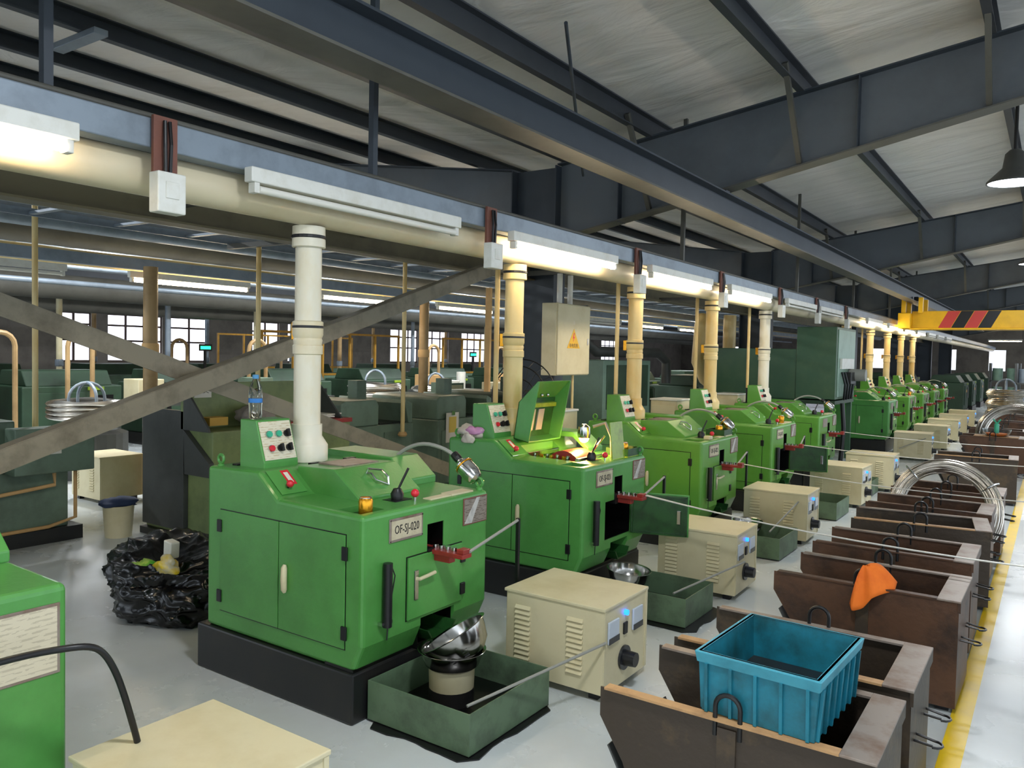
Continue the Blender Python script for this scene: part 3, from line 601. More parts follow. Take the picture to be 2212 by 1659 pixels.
# ================================================================== OIL TRAYS
def tray(x0, y0, x1, y1, h, label, mat_on=True):
    t = thing('oil_tray', label, 'tray', (x0, y0, 0), 0, 'green oil trays under the machine ends'); X, Y = x1-x0, y1-y0; b = .012
    MB().box(0,0,b,X,.006,h).build('side_plate', TRAYG, t); MB().box(0,Y-.006,b,X,Y,h).build('side_plate', TRAYG, t)
    MB().box(0,.006,b,.006,Y-.006,h).build('end_plate', TRAYG, t); MB().box(X-.006,.006,b,X,Y-.006,h).build('end_plate', TRAYG, t)
    B(0,0,b-.004,X,Y,b).build('bottom_plate', VOID, t); B(.006,.006,b,X-.006,Y-.006,b+.03).build('oil', VOID, t)
    return t
def mat_under(x0, y0, x1, y1, label):
    m = MB(); n = 28; pts = []
    for i in range(n):
        a = 2*PI*i/n; cx, cy = (x0+x1)/2, (y0+y1)/2; sx, sy = (x1-x0)/2, (y1-y0)/2
        k = max(abs(math.cos(a)), abs(math.sin(a))); j = 1+.03*math.sin(5*a)+.02*math.cos(9*a)
        pts.append((cx+sx*math.cos(a)/k*j, cy+sy*math.sin(a)/k*j))
    tag(m.prism(pts, 'z', .001, .007).build('rubber_mat', BLACK), label, 'mat', 'black mats under the oil trays')
tray(-2.545,2.60,-1.96,3.23,.19,'green oil tray with bucket and stainless bowls, under the nearest machine'); mat_under(-2.53,2.56,-1.93,3.26,'black oily mat under the tray with the bowls')
tray(-2.44,4.66,-1.85,5.14,.19,'green oil tray behind the nearest regulator box'); mat_under(-2.46,4.6,-1.78,5.2,'black oily mat under the second green tray')
tray(-2.44,6.72,-1.86,7.28,.19,'third green oil tray along the machine row'); tray(-2.44,8.8,-1.86,9.4,.19,'fourth green oil tray along the machine row'); tray(-2.44,10.7,-1.86,11.15,.19,'fifth green oil tray along the machine row'); tray(-2.44,16.0,-1.9,16.6,.19,'green oil tray beyond the tall washer')
def bowl(c, r, h, label, tilt=None, name='steel_bowl', holes=False):
    prof = [(.35*r,0),(.62*r,.04*h),(.82*r,.3*h),(.92*r,.7*h),(.95*r,.96*h),(1.04*r,h),(1.05*r,.985*h),(.965*r,.94*h),(.93*r,.68*h),(.83*r,.28*h),(.63*r,.02*h),(.35*r,-.02*h)]
    o = MB().lathe(prof+[prof[0]], (0,0,0), 36)
    b = o.build(name, STEEL, smooth=True, loc=c); tag(b, label, 'bowl', 'stainless bowls in the oil trays')
    m = MB().lathe([(.001,.0),(.36*r,0),(.36*r,.004),(.001,.004)], (0,0,0), 24).build('bowl_base', STEEL, b)
    if tilt: b.rotation_euler = tilt
    if holes:
        hm = MB()
        for a in range(3):
            for i in range(5):
                for j in range(4):
                    an = -1.9+.55*a+.04*i; z = .18*h+.09*h*j; rr = r*(.70+.18*((z/h-.1)/.6)**.6)+.004; hm.ball((rr*math.cos(an), rr*math.sin(an), z), .0035, 4)
        hm.build('drain_holes', BLACK, b)['kind'] = 'stuff'
    return b
bk = thing('tin_bucket', 'cream tin bucket standing in the oil tray under the bowls', 'bucket', (-2.32,2.93,.042)); MB().lathe([(.001,0),(.10,0),(.105,.02),(.11,.17),(.113,.175),(.106,.175),(.10,.02),(.001,.01)], (0,0,0), 28).build('bucket_wall', CREAM, bk, smooth=True); MB().lathe([(.1055,.0),(.1075,.0),(.1085,.07),(.107,.07)], (0,0,0), 28).build('oil_stain_band', BLACKPL, bk, smooth=True)
bowl((-2.32,2.93,.195), .155, .10, 'stainless bowl resting on the tin bucket')
bowl((-2.25,2.95,.262), .165, .13, 'tilted stainless colander lying in the lower bowl', Vector((0,0,1)).rotation_difference((Vector((0,0,1))+Vector((-.825,-.565,0))*.62+Vector((-.565,.825,0))*.12)).to_euler(), 'steel_colander', True)
bowl((-2.28,4.72,.19), .14, .11, 'stainless bowl at the second oil tray below the open door', (0,.08,0))
bowl((-2.2,6.95,.17), .13, .10, 'stainless bowl at the third oil tray')
bowl((-2.15,16.2,.18), .15, .11, 'dark bowl at the tray beyond the washer')
# wire stand rods beside the feeders
for i, (x, y, z) in enumerate([(-2.42,3.62,.79),(-2.44,5.64,.79),(-2.475,7.70,.79),(-2.46,9.78,.79)]):
    t = thing('wire_stand', 'black upright with slanting wire arm at the %s feeder' % ORD[i], 'stand', (x, y, 0), 0, 'wire stands at the machine ends')
    B(-.009,-.009,0,.009,.009,z).build('upright', BLACK, t); MB().cyl((0,0,z-.01),(.10,-.57,z-.06),.008,n=8).build('arm', ROPE, t); B(-.035,-.04,0,.035,.04,.012).build('foot_plate', BLACK, t)
# long rods leaning in the trays
for i, (p, q) in enumerate([((-2.02,2.66,.19),(-1.745,3.395,.31)),((-1.95,4.70,.20),(-1.72,5.38,.30)),((-2.0,6.9,.2),(-1.9,7.42,.4)),((-2.2,15.0,.2),(-1.8,15.08,.4))]):
    tag(MB().cyl(p, q, .007, n=8).build('steel_rod', ROPE), 'thin grey rod leaning from oil tray, %s along the row' % ORD[i], 'rod', 'rods leaning in the trays')

# ================================================================== STEEL BINS
def make_bin(rim=BAREEDGE, skin=RUST, lip=WOODEDGE, W=.52):
    t = thing('scrap_bin', 'x', 'bin', (0,0,0), 0, 'rusty steel bins along the aisle')
    L, h = .88, .55; q = .006     # origin: near aisle corner, runs -x, +y
    side = [(-L,h),(-L,h-.10),(-L+.09,h-.24),(-L+.20,0.03),(0,.03),(0,h)]
    for y in (0, W-q): MB().prism(side, 'y', y, y+q).build('side_plate', skin, t)
    B(-q,q,.03,0,W-q,h).build('end_plate', skin, t); B(-L+.2,q,.03,-q,W-q,.036).build('floor_plate', VOID, t)
    MB().bar((-L+.205,W/2,.035),(-L+.03,W/2,h-.2), W-2*q, q, (1,0,0)).build('sloping_plate', DKGREY, t)
    MB().box(-L+.02,-.012,h-.002,-.095,.03,h+.006).build('rim_angle', lip, t); MB().box(-L+.02,W-.03,h-.002,-.095,W+.012,h+.006).build('rim_angle', rim, t)
    B(-.095,-.012,h-.002,.008,W+.012,h+.007).build('rim_flange', rim, t, .002)
    B(-.004,-.01,h-.05,.008,W+.01,h).build('rim_skirt', skin, t)
    for y in (.0, W):
        B(-.46,y-.008 if y == 0 else y,.05,-.40,y if y == 0 else y+.008,h-.02).build('strap', RUSTD, t)
        MB().tube([(-.47,y,h-.05)]+arc((-.43,y,h+.045),.04,PI,0,10,'xz')+[(-.39,y,h-.05)], .008, 8).build('lifting_loop', BLACK, t, smooth=True)
    for y in (.13,.39):
        MB().tube([(.0,y-.03,.34),(.06,y-.03,.335)]+[(.06+.03*math.sin(a),y-.03*math.cos(a),.33) for a in [PI*k/6 for k in range(7)]]+[(.0,y+.03,.34)], .005, 6).build('wire_hook', BLACK, t, smooth=True)
    for x in (-.6,-.06):
        for y in (.04, W-.08): B(x-.03,y,0,x+.03,y+.04,.03).build('skid', BLACK, t)
    return t
binA = make_bin(BAREEDGE, RUSTD, WOODEDGE, .50); binB = make_bin(BAREEDGE, RUST, RUST, .53)
bins = [(-.385,2.43,0),(-.375,3.05,0),(-.345,4.33,-.01),(-.36,5.22,.0),(-.33,6.28,.12),(-.375,6.98,.0),(-.35,8.02,0),(-.35,11.15,.03),(-.36,14.3,0),(-.36,15.9,.02),(-.36,18.2,0),(-.36,20.6,0)]
bnl = ['dark steel scrap bin carrying the teal crate, nearest', 'steel scrap bin right behind the teal crate', 'brown steel scrap bin with the orange cloth on its loop', 'brown steel scrap bin behind the one with the orange cloth', 'steel scrap bin standing slightly askew before the wire coil', 'brown steel scrap bin at the foot of the big wire coil', 'brown steel scrap bin behind the big wire coil', 'dark steel scrap bin beyond the coil, standing alone', 'brown steel scrap bin with the glass bowl', 'steel scrap bin under the far wire coil', 'steel scrap bin far along the aisle', 'farthest steel scrap bin of the aisle']
seen = set()
for i, (x, y, rz) in enumerate(bins):
    p = binA if i in (0,1,4,7) else binB
    if p.name in seen: copy_tree(p, (x,y,0), rz, bnl[i])
    else: seen.add(p.name); p.location = (x,y,0); p.rotation_euler = (0,0,rz); p['label'] = bnl[i]
# teal crate on the first two bins
ct = thing('plastic_crate', 'teal plastic crate resting tilted on the nearest steel bins', 'crate', (-.72,2.67,.558), 0)
def crate():
    Lx, Ly, Hh, tk = .38, .47, .195, .008; tp = .012
    def ring(z, g): return [(-Lx/2-g,-Ly/2-g,z),(Lx/2+g,-Ly/2-g,z),(Lx/2+g,Ly/2+g,z),(-Lx/2-g,Ly/2+g,z)]
    m = MB(); o0, o1 = ring(0,-tp), ring(Hh,0); i0, i1 = ring(tk,-tp-tk), ring(Hh,-tk)
    m.add(o0+o1+i0+i1, [(0,3,2,1)]+[(k,(k+1)%4,4+(k+1)%4,4+k) for k in range(4)]+[(8,9,10,11)]+[(8+(k+1)%4,8+k,12+k,12+(k+1)%4) for k in range(4)]+[(4+k,4+(k+1)%4,12+(k+1)%4,12+k) for k in range(4)])
    m.build('shell', TEAL, ct)
    r = MB()
    for a, b in ((ring(Hh-.035,.004),ring(Hh,.010)),):
        ii = ring(Hh,-tk-.002); r.add(a+b+ii, [(k,(k+1)%4,4+(k+1)%4,4+k) for k in range(4)]+[(4+k,4+(k+1)%4,8+(k+1)%4,8+k) for k in range(4)])
    r.build('rim', TEALRIM, ct, .003)
    for k in range(5):
        x = -Lx/2+.03+k*(Lx-.06)/4
        for s in (-1,1): MB().prism([(s*(Ly/2-tp+.0),.0),(s*(Ly/2-tp+.010),.0),(s*(Ly/2+.009),Hh-.035),(s*(Ly/2-.001),Hh-.035)], 'x', x-.005,x+.005).build('rib', TEAL, ct)
    for k in range(7):
        y = -Ly/2+.03+k*(Ly-.06)/6
        for s in (-1,1): MB().prism([(s*(Lx/2-tp),.0),(s*(Lx/2-tp+.010),.0),(s*(Lx/2+.009),Hh-.035),(s*(Lx/2-.001),Hh-.035)], 'y', y-.005,y+.005).build('rib', TEAL, ct)
    B(-.172,-.217,.008,.172,.217,.05).build('dirt_layer', BLACKPL, ct)
crate(); ct.rotation_euler = (math.radians(0), 0, math.radians(-3))
# orange cloth over loop of the third bin
def cloth(name, pts_fn, nu, nv, m, label, cat, thick=.003, loc=(0,0,0)):
    mb = MB(); vs = [pts_fn(i/(nu-1), j/(nv-1)) for i in range(nu) for j in range(nv)]
    mb.add(vs, [(i*nv+j, (i+1)*nv+j, (i+1)*nv+j+1, i*nv+j+1) for i in range(nu-1) for j in range(nv-1)])
    o = mb.build(name, m, smooth=True, loc=loc); md = o.modifiers.new('thick', 'SOLIDIFY'); md.thickness = thick
    return tag(o, label, cat)
HEM = [(-.055,-.03,-.10),(-.035,-.055,-.12),(.01,-.055,-.10),(.05,-.045,-.05),(.10,-.03,-.02),(.145,.02,.0),(.15,.07,.03),(.10,.10,.055),(.03,.09,.06),(-.02,.05,.03)]
def oc(u, v):
    # cloth hung over the loop: ridge along the loop top, front flap down the bin side, wide tail over the opening
    f = u*(len(HEM)-1); k = min(int(f), len(HEM)-2); w_ = f-k; h = [HEM[k][q]*(1-w_)+HEM[k+1][q]*w_ for q in range(3)]
    a = (.012+.03*(u-.5), .0, .105); bu = .03*math.sin(PI*v)
    return (a[0]+(h[0]-a[0])*v, a[1]+(h[1]-a[1])*v-.012*math.sin(22*u)*v, a[2]+(h[2]-a[2])*v+bu+.006*math.cos(17*u)*v)
cloth('orange_cloth', oc, 40, 12, ORANGE, 'orange cloth draped over the lifting loop of a brown bin', 'cloth', .004, (-.775,4.325,.555))
# ================================================================== WIRE AND COILS
def coil(name, c, R, rr, tilt, label, n=60, group='bright wire coils', wires=None):
    mb = MB(); rnd = random.Random(hash(name) % 100+n)
    for k in range(n):
        a = rnd.uniform(0,2*PI); q = rr*math.sqrt(rnd.random()); R_ = R+q*math.cos(a); z = q*math.sin(a)*.8; ph = rnd.uniform(0,6)
        mb.tube([((R_+.004*math.sin(2*t+ph))*math.cos(t),(R_+.004*math.sin(2*t+ph))*math.sin(t),z+.004*math.sin(3*t+ph)) for t in [2*PI*i/48 for i in range(48)]], .0045, 4, closed=True)
    o = mb.build(name, WIRE, smooth=True, loc=c); o.rotation_euler = tilt; tag(o, label, 'wire coil', group); return o
c1 = coil('wire_coil', (-.76,7.76,.425), .38, .06, (math.radians(72),0,math.radians(4)), 'bright wire coil standing in the bin row beside the aisle', 170)
for a in (.6,2.3): MB().tube([(.40*math.cos(a)+.075*math.cos(b)*math.cos(a),.40*math.sin(a)+.075*math.cos(b)*math.sin(a),.065*math.sin(b)) for b in [2*PI*k/16 for k in range(16)]], .007, 6, closed=True).build('tie_wire', CHROME, c1)
MB().box(-.03,-.35,.05,.03,-.31,.08).build('orange_tag', ORANGE, c1)
coil('wire_coil', (-.55,15.5,.52), .48, .08, (math.radians(62),0,0), 'bright wire coil lying in a far bin', 110)
def spool(c, r, h, label):
    t = thing('coil_stack', label, 'wire coil', c, 0, 'tall wire coils on stands'); rnd = random.Random(3)
    mb = MB()
    for k in range(26):
        z = .25+h*k/26; R_ = r*(1+.08*math.sin(k*.9))
        for q in range(2): mb.tube([(R_*(1-.05*q)*math.cos(t),R_*(1-.05*q)*math.sin(t),z+.01*math.sin(3*t+k)) for t in [2*PI*i/32 for i in range(32)]], .017, 5, closed=True)
    mb.build('wire_turns', WIRE, t, smooth=True)['kind'] = 'stuff'
    for a in (0,PI/2): MB().tube([(r*.55*math.cos(a),r*.55*math.sin(a),.1)]+[(r*.55*math.cos(a)*math.cos(b),r*.55*math.sin(a)*math.cos(b),h+.28+.2*math.sin(b)) for b in [PI*k/10 for k in range(11)]]+[(-r*.55*math.cos(a),-r*.55*math.sin(a),.1)], .02, 8).build('carrier_hoop', GREYST, t, smooth=True)
    MB().lathe([(r*1.15,-c[2]),(r*1.15,.06),(r*.9,.1)], (0,0,0), 24, True).build('stand_base', DKGREY, t)
spool((-.98,20.6-.9+2,0), .36, .85, 'tall bright wire coil on a hooped carrier at the far end of the aisle')
spool((-.2,23.6,0), .36, .75, 'second wire coil on a carrier behind the tall one')
spool((-10.2,10.5,.35), .45, .5, 'wire coil on a carrier behind the background machines'); spool((-10.3,5.35,.5), .42, .22, 'low wire coil in front of the far green machines'); spool((-9.7,11.6,.3), .42, .5, 'second wire coil beside the one in the background')
def wire(pts, label):
    tag(MB().tube(pts, .0045, 6).build('steel_wire', WIREB, smooth=True), label, 'wire', 'wires running from coils to the feeders')
def sag(p, q, s, n=14): return [(p[0]+(q[0]-p[0])*i/n, p[1]+(q[1]-p[1])*i/n, p[2]+(q[2]-p[2])*i/n-s*4*(i/n)*(1-i/n)) for i in range(n+1)]
wire(sag((-2.31,5.03,.735),(1.6,4.75,.78),.11), 'bright steel wire from the machine with raised hood over the brown bins')
wire(sag((-2.31,5.05,.735),(1.6,4.83,.775),.12), 'second bright wire strand beside the one from the raised-hood machine')
wire(sag((-2.31,7.12,.735),(1.6,6.95,.80),.10), 'bright steel wire from the third green machine across the bins')
wire(sag((-2.31,9.18,.735),(1.6,9.0,.84),.08), 'bright steel wire from the fourth green machine across the bins')
wire(sag((-2.31,11.25,.735),(1.6,11.0,.84),.08), 'bright steel wire from the machine before the washer')

# ================================================================== SMALL THINGS ON THE MACHINES
BOTTLE = glass('bottle_plastic', (235, 242, 246), .05)
bt = thing('water_bottle', 'half-full clear water bottle with blue cap on the control desk', 'bottle', (-3.46,2.675,1.326))
MB().lathe([(.001,0),(.03,0),(.034,.01),(.032,.05),(.035,.09),(.035,.14),(.03,.17),(.015,.205),(.014,.215)], (0,0,0), 24).build('bottle_body', BOTTLE, bt, smooth=True)
MB().lathe([(.001,.001),(.029,.002),(.032,.012),(.0305,.05),(.0335,.09),(.0335,.125),(.001,.125)], (0,0,0), 20).build('water', glass('water', (225, 222, 205), .0), bt, smooth=True)
MB().lathe([(.0355,.085),(.0358,.087),(.0358,.105),(.0355,.107)], (0,0,0), 24).build('blue_band', mat('blue_label', (40, 120, 200), .4), bt, smooth=True)
MB().lathe([(.001,.232),(.016,.23),(.017,.21),(.015,.21)], (0,0,0), 16).build('cap', mat('cap_blue', (70, 140, 190), .4), bt, smooth=True)
def can(c, label, m=GOLD):
    t = thing('drink_can', label, 'can', c, 0, 'gold cans on the machines')
    MB().lathe([(.001,0),(.027,0),(.033,.01),(.033,.075),(.028,.086),(.025,.086),(.024,.078),(.001,.078)], (0,0,0), 20).build('can_body', m, t, smooth=True); MB().lathe([(.0255,.0855),(.0285,.0865),(.0285,.09),(.0255,.09)], (0,0,0), 20).build('can_rim', CHROME, t)
can((-2.61,2.635,.93), 'gold drink can standing in the tray of the nearest machine')
def top_tray(i, y, rz=0):
    t = thing('parts_tray', 'green oily parts tray on top of machine %s from the raised hood' % ORD[i], 'tray', (-2.62, y, .957), rz, 'parts trays on the machines')
    MB().box(-.11,-.11,0,.07,.11,.006).build('tray_bottom', OILY, t)
    for a in ((-.11,-.11,.006,-.104,.11,.06),(.064,-.11,.006,.07,.11,.06),(-.104,-.11,.006,.064,-.104,.06),(-.104,.104,.006,.064,.11,.06)): B(*a).build('tray_wall', GREENIN, t)
top_tray(0, 5.34); can((-2.64,5.34,.964), 'gold can in the parts tray of the raised-hood machine')
top_tray(1, 7.36); can((-2.64,7.36,.964), 'gold can in the parts tray of the third machine'); can((-2.60,9.28,.957), 'gold can on the fourth machine'); can((-2.62,19.0,.957), 'gold can on a machine beyond the washer')
# rag and gloves on the second machine
def lump(name, c, s, m, label, cat, seed, amp=.35, sub=3, parent=None, group=None, freq=3.0):
    bm = bmesh.new(); bmesh.ops.create_icosphere(bm, subdivisions=sub, radius=1); off = Vector((seed*3.1,seed*1.7,seed))
    for v in bm.verts:
        n = mnoise.noise(v.co*freq*.5+off)*amp+abs(mnoise.noise(v.co*freq+off))*amp*.6; p = v.co*(1+n); v.co = (p.x*s[0], p.y*s[1], max(p.z,-.55)*s[2])
    me = bpy.data.meshes.new(name); bm.to_mesh(me); bm.free(); me.shade_smooth(); me.materials.append(m)
    o = bpy.data.objects.new(name, me); COL.objects.link(o); o.location = c
    if parent: o.parent = parent
    if label: tag(o, label, cat, group)
    return o
g = lump('cotton_rag', (-3.52,4.62,1.103), (.10,.07,.05), RAGW, 'crumpled white and pink cotton gloves on the raised-hood machine', 'rag', 2, .6)
lump('pink_glove', (.04,-.03,.02), (.07,.045,.035), PINK, None, None, 5, .6, parent=g); lump('glove_cuff', (.05,-.10,-.03), (.045,.018,.045), RAGW, None, None, 8, .5, parent=g)
# tan carton behind the first control desk
tag(B(-3.64,2.75,1.08,-3.54,2.87,1.18).build('tan_carton', TAN, bevel=.004), 'small tan carton behind the control desk of the nearest machine', 'carton')
# tins on machine three
tag(B(-2.60,6.85,.957,-2.54,6.93,.99).build('parts_tin', CREAM, bevel=.008), 'small cream tin near the front edge of the third machine', 'tin')
# cream rear cabinets of machines three and four
for i, (x, y) in enumerate([(-4.10,6.2),(-4.10,9.0),(-4.10,11.2)]):
    t = thing('rear_cabinet', 'cream cabinet behind the control desk, %s along the row' % ORD[i], 'cabinet', (x, y, 0), 0, 'cream cabinets behind the green machines')
    B(0,0,.03,.34,.4,1.16).build('cabinet_body', CREAM, t, .006); B(-.01,-.01,1.16,.35,.41,1.18).build('cabinet_lid', WHITE, t, .004); B(.02,-.012,.3,.32,0,1.1).build('cabinet_door', CREAM, t, .003)
    B(.02,.02,0,.32,.38,.03).build('cabinet_foot', BLACK, t)

# ================================================================== ELECTRICAL PANEL, FAN
ep = thing('electrical_panel', 'cream electrical panel with yellow danger triangle on the steel column', 'electrical panel', (-4.49,7.08,1.47))
B(0,0,0,.18,.70,.76).build('case', CREAM, ep, .006)
dd = B(.18,.01,.01,.196,.69,.75).build('door', CREAM, ep, .004)
B(.196,.63,.33,.204,.65,.40).build('latch', CHROME, dd)
tr = MB().prism([(.20,.29),(.47,.29),(.34,.50)], 'x', .1965,.1985).build('warning_triangle', YELLOW, dd)
MB().prism([(.333,.455),(.35,.455),(.34,.415),(.356,.415),(.326,.355),(.333,.395),(.316,.395)], 'x', .1986,.1995).build('lightning_mark', REDK, tr)
text('warning_text', '有电危险', .046, BLACK, tr, (.199,.335,.318), (PI/2,0,PI/2), .0003)
text('sticker_text', '冷', .05, PAPER, dd, (.1968,.34,.56), (PI/2,0,PI/2), .0002)
B(-.17,.52,.1,0,.66,.16).build('mounting_bracket', STRUCTW, ep); B(-.17,.52,.6,0,.66,.66).build('mounting_bracket', STRUCTW, ep)
for y in (.2,.42): MB().cyl((.09,y,.76),(.09,y,1.08),.03,n=10).build('riser_conduit', WHITE, ep, smooth=True)
MB().tube([(.1,.1,0),(.08,.08,-.4),(.12,.06,-.8),(.1,.08,-1.47)], .015, 8).build('feed_cable', BLACK, ep); MB().cyl((.1,.5,0),(.1,.5,-1.0),.014,n=8).build('drop_conduit', CREAMP, ep)
tag(MB().tube([(-4.9,7.3,2.9),(-4.9,7.2,2.3),(-4.9,7.1,1.6),(-4.92,7.1,.6),(-4.92,7.1,0)], .04, 10).build('power_cable', BLACK, smooth=True), 'thick black cable running down beside the column', 'cable')
tag(B(-4.80,6.50,1.3,-4.74,6.53,2.35).build('wall_panel', TAN), 'tall narrow tan board left of the vent pipe behind the raised hood', 'board')
fn = thing('floor_fan', 'black floor fan behind the raised machine hood', 'fan', (-4.05,6.1,0))
for k in range(20):
    a = 2*PI*k/20; MB().tube([(.06*math.cos(a),-.06,1.28+.06*math.sin(a)),(.3*math.cos(a),-.07,1.28+.3*math.sin(a)),(.36*math.cos(a),.0,1.28+.36*math.sin(a))], .003, 4).build('guard_wire', BLACK, fn)
for r, y in ((.36,0),(.3,-.07),(.18,-.065)): MB().tube(arc((0,y,1.28),r,0,2*PI*31/32,31,'xz'), .006, 6, closed=True).build('guard_ring', BLACK, fn)
for k in range(3):
    a = 2*PI*k/3; MB().prism([(.05*math.cos(a),1.28+.05*math.sin(a)),(.28*math.cos(a-.3),1.28+.28*math.sin(a-.3)),(.29*math.cos(a+.3),1.28+.29*math.sin(a+.3))], 'y', -.03,-.025).build('blade', GREYST, fn)
MB().cyl((0,0,.04),(0,0,1.2),.025).build('post', BLACK, fn); MB().cyl((0,.14,1.28),(0,-.04,1.28),.08).build('motor', BLACK, fn); MB().lathe([(.25,0),(.25,.03),(.04,.05)], (0,0,0), 20, True).build('base', BLACK, fn)

# ================================================================== BLACK RUBBISH BAG
def bag():
    bm = bmesh.new(); bmesh.ops.create_icosphere(bm, subdivisions=6, radius=1)
    for v in bm.verts:
        c = v.co.normalized(); n = mnoise.noise(c*1.6+Vector((3,1,2)))*.22
        rid = 1-abs(mnoise.noise(Vector((c.x*2.6,c.y*2.6,c.z*4.2))+Vector((7,2,1)))); n += .10*(rid**4)
        rid2 = 1-abs(mnoise.noise(c*5.5+Vector((1,9,4)))); n += .06*rid2**3
        p = c*(1+n)
        z = max(p.z, -.62)
        if p.z > .25:    # mouth of the bag sags open towards the camera
            k = math.exp(-((p.x-.25)**2+(p.y+.35)**2)/.18); z -= .42*k
        v.co = (p.x*.44, p.y*.36, (z+.62)*.30)
    me = bpy.data.meshes.new('rubbish_bag'); bm.to_mesh(me); bm.free(); me.shade_smooth(); me.materials.append(BAG)
    o = bpy.data.objects.new('rubbish_bag', me); COL.objects.link(o); o.location = (-4.62,2.98,.001)
    tag(o, 'open black rubbish bag lying on the floor behind the nearest machine', 'bag')
bag()
lump('green_wrapper', (-4.57,2.72,.33), (.13,.06,.05), mat('green_foil', (60, 150, 40), .25, 0, (190, 210, 90), 9, .9), 'crumpled green wrapper on top of the rubbish bag', 'wrapper', 4, .6)
lump('yellow_wrapper', (-4.34,2.73,.38), (.08,.05,.06), mat('yellow_foil', (226, 196, 30), .25, 0, (190, 200, 210), 8, .8), 'crumpled yellow wrapper at the edge of the rubbish bag', 'wrapper', 9, .6)
tag(MB().prism([(-.04,0),(.04,0),(.048,.1),(-.035,.11)], 'y', -.03,.03).build('paper_cup', WHITE, loc=(-4.44,2.82,.40), bevel=.008), 'pale paper cup standing in the rubbish bag', 'cup')

# ================================================================== TALL WASHER BETWEEN THE GREEN MACHINES
ws = thing('parts_washer', 'tall dark green parts washer standing in the green machine row', 'machine', (-2.9,13.3,0))
B(-.62,0,1.06,0,1.4,2.22).build('tall_body', BIGGREEN, ws, .01); B(-2.1,.02,1.04,-.62,1.4,1.86).build('low_body', BIGGREEN, ws, .01)
B(-2.1,.0,.98,0,1.4,1.04).build('base_frame', DKGREEN, ws); B(0,.08,1.1,.012,1.32,2.18).build('end_panel', BIGGREENL, ws, .004)
B(.012,.2,1.55,.05,1.1,1.72).build('gauge_strip', WHITE, ws, .004)
for k in range(4): MB().tube([(.03,.3+.2*k,1.5),(.08,.32+.2*k,1.3),(.05,.4+.18*k,1.05)], .02, 6).build('hose', BLACK, ws, smooth=True)
MB().cyl((.02,.9,1.45),(.28,.9,1.45),.1,n=18).build('motor', ROPE, ws, smooth=True); B(.012,.55,1.3,.12,.9,1.5).build('valve_block', BLACK, ws, .01)
for x in (-2.04,-1.0,-.06):
    for y in (.06,1.34): B(x-.04,y-.04,0,x+.04,y+.04,.98).build('leg', BIGGREEN, ws)
MB().tube([(.06,.25,1.0),(.1,.22,.6),(.07,.2,.02)], .035, 8).build('drain_hose', BLACK, ws, smooth=True)
tag(lump('blue_rag', (-2.55,12.5,.05), (.1,.08,.07), mat('blue_cotton', (40, 120, 190), .8), 'blue rag on the floor beside the washer', 'rag', 3, .5), 'blue rag on the floor beside the washer', 'rag')

# ================================================================== BACKGROUND ROWS
# olive machine with papers
om = thing('olive_machine', 'olive machine with sloping hopper and papers, behind the nearest green machine', 'machine', (-5.8,4.02,0))
B(-.98,.0,.1,-.36,.05,1.14).build('shaded_side', DKGREY, om, .004); B(-1.0,.05,.06,-.02,1.58,.98).build('body', OLIVE, om, .01); B(-1.02,0,0,0,1.6,.06).build('plinth', BLACKPL, om)  # near side of the olive body lies in shade, painted dark grey
B(-.03,.62,.62,.0,1.6,1.02).build('front_panel', OLIVE, om, .006); B(-.40,.6,.98,.01,1.62,1.02).build('red_table_edge', REDP, om)
MB().prism([(-.36,.98),(0,.72),(0,.6),(-.34,.6)], 'y', -.0,.05).build('wing_low', DKGREY, om)
MB().prism([(-.36,1.36),(-.36,.98),(.0,.98),(-.02,1.02)], 'y', .0,.02).build('hopper_cheek', DKGREY, om); MB().prism([(-.36,1.36),(-.36,.98),(.0,.98),(-.02,1.02)], 'y', 1.5,1.52).build('hopper_cheek', DKGREY, om)
B(-.40,.0,.98,-.36,1.52,1.38).build('hopper_back', OLIVE, om, .004); nt_ = B(-.36,.10,1.25,-.355,.27,1.36).build('note', PAPER, om); text('note_mark', '大文', .06, BLACK, nt_, (-.354,.185,1.31), (PI/2,0,PI/2), .0002)
lump('grey_jacket', (-5.98,4.62,1.075), (.14,.2,.09), mat('grey_cloth', (150, 140, 132), .9, 0, (60, 58, 58), 4, .9), 'crumpled grey jacket on the olive machine', 'jacket', 6, .5)
for i, (x, y, a) in enumerate([(-5.97,5.1,.1),(-5.95,5.32,-.2),(-6.0,5.48,.3)]):
    o = B(-.1,-.14,0,.1,.14,.012).build('paper_sheet', PAPER, loc=(x,y,1.021+.013*i)); o.rotation_euler = (0,0,a); tag(o, 'white paper sheets on the olive machine, %s from the jacket' % ORD[i], 'paper', 'papers on the olive machine')
tag(B(-6.06,4.12,1.02,-5.93,4.3,1.09).build('yellow_box', mat('dull_yellow', (190, 150, 60), .6)), 'yellowish box beside the grey jacket on the olive machine', 'box')
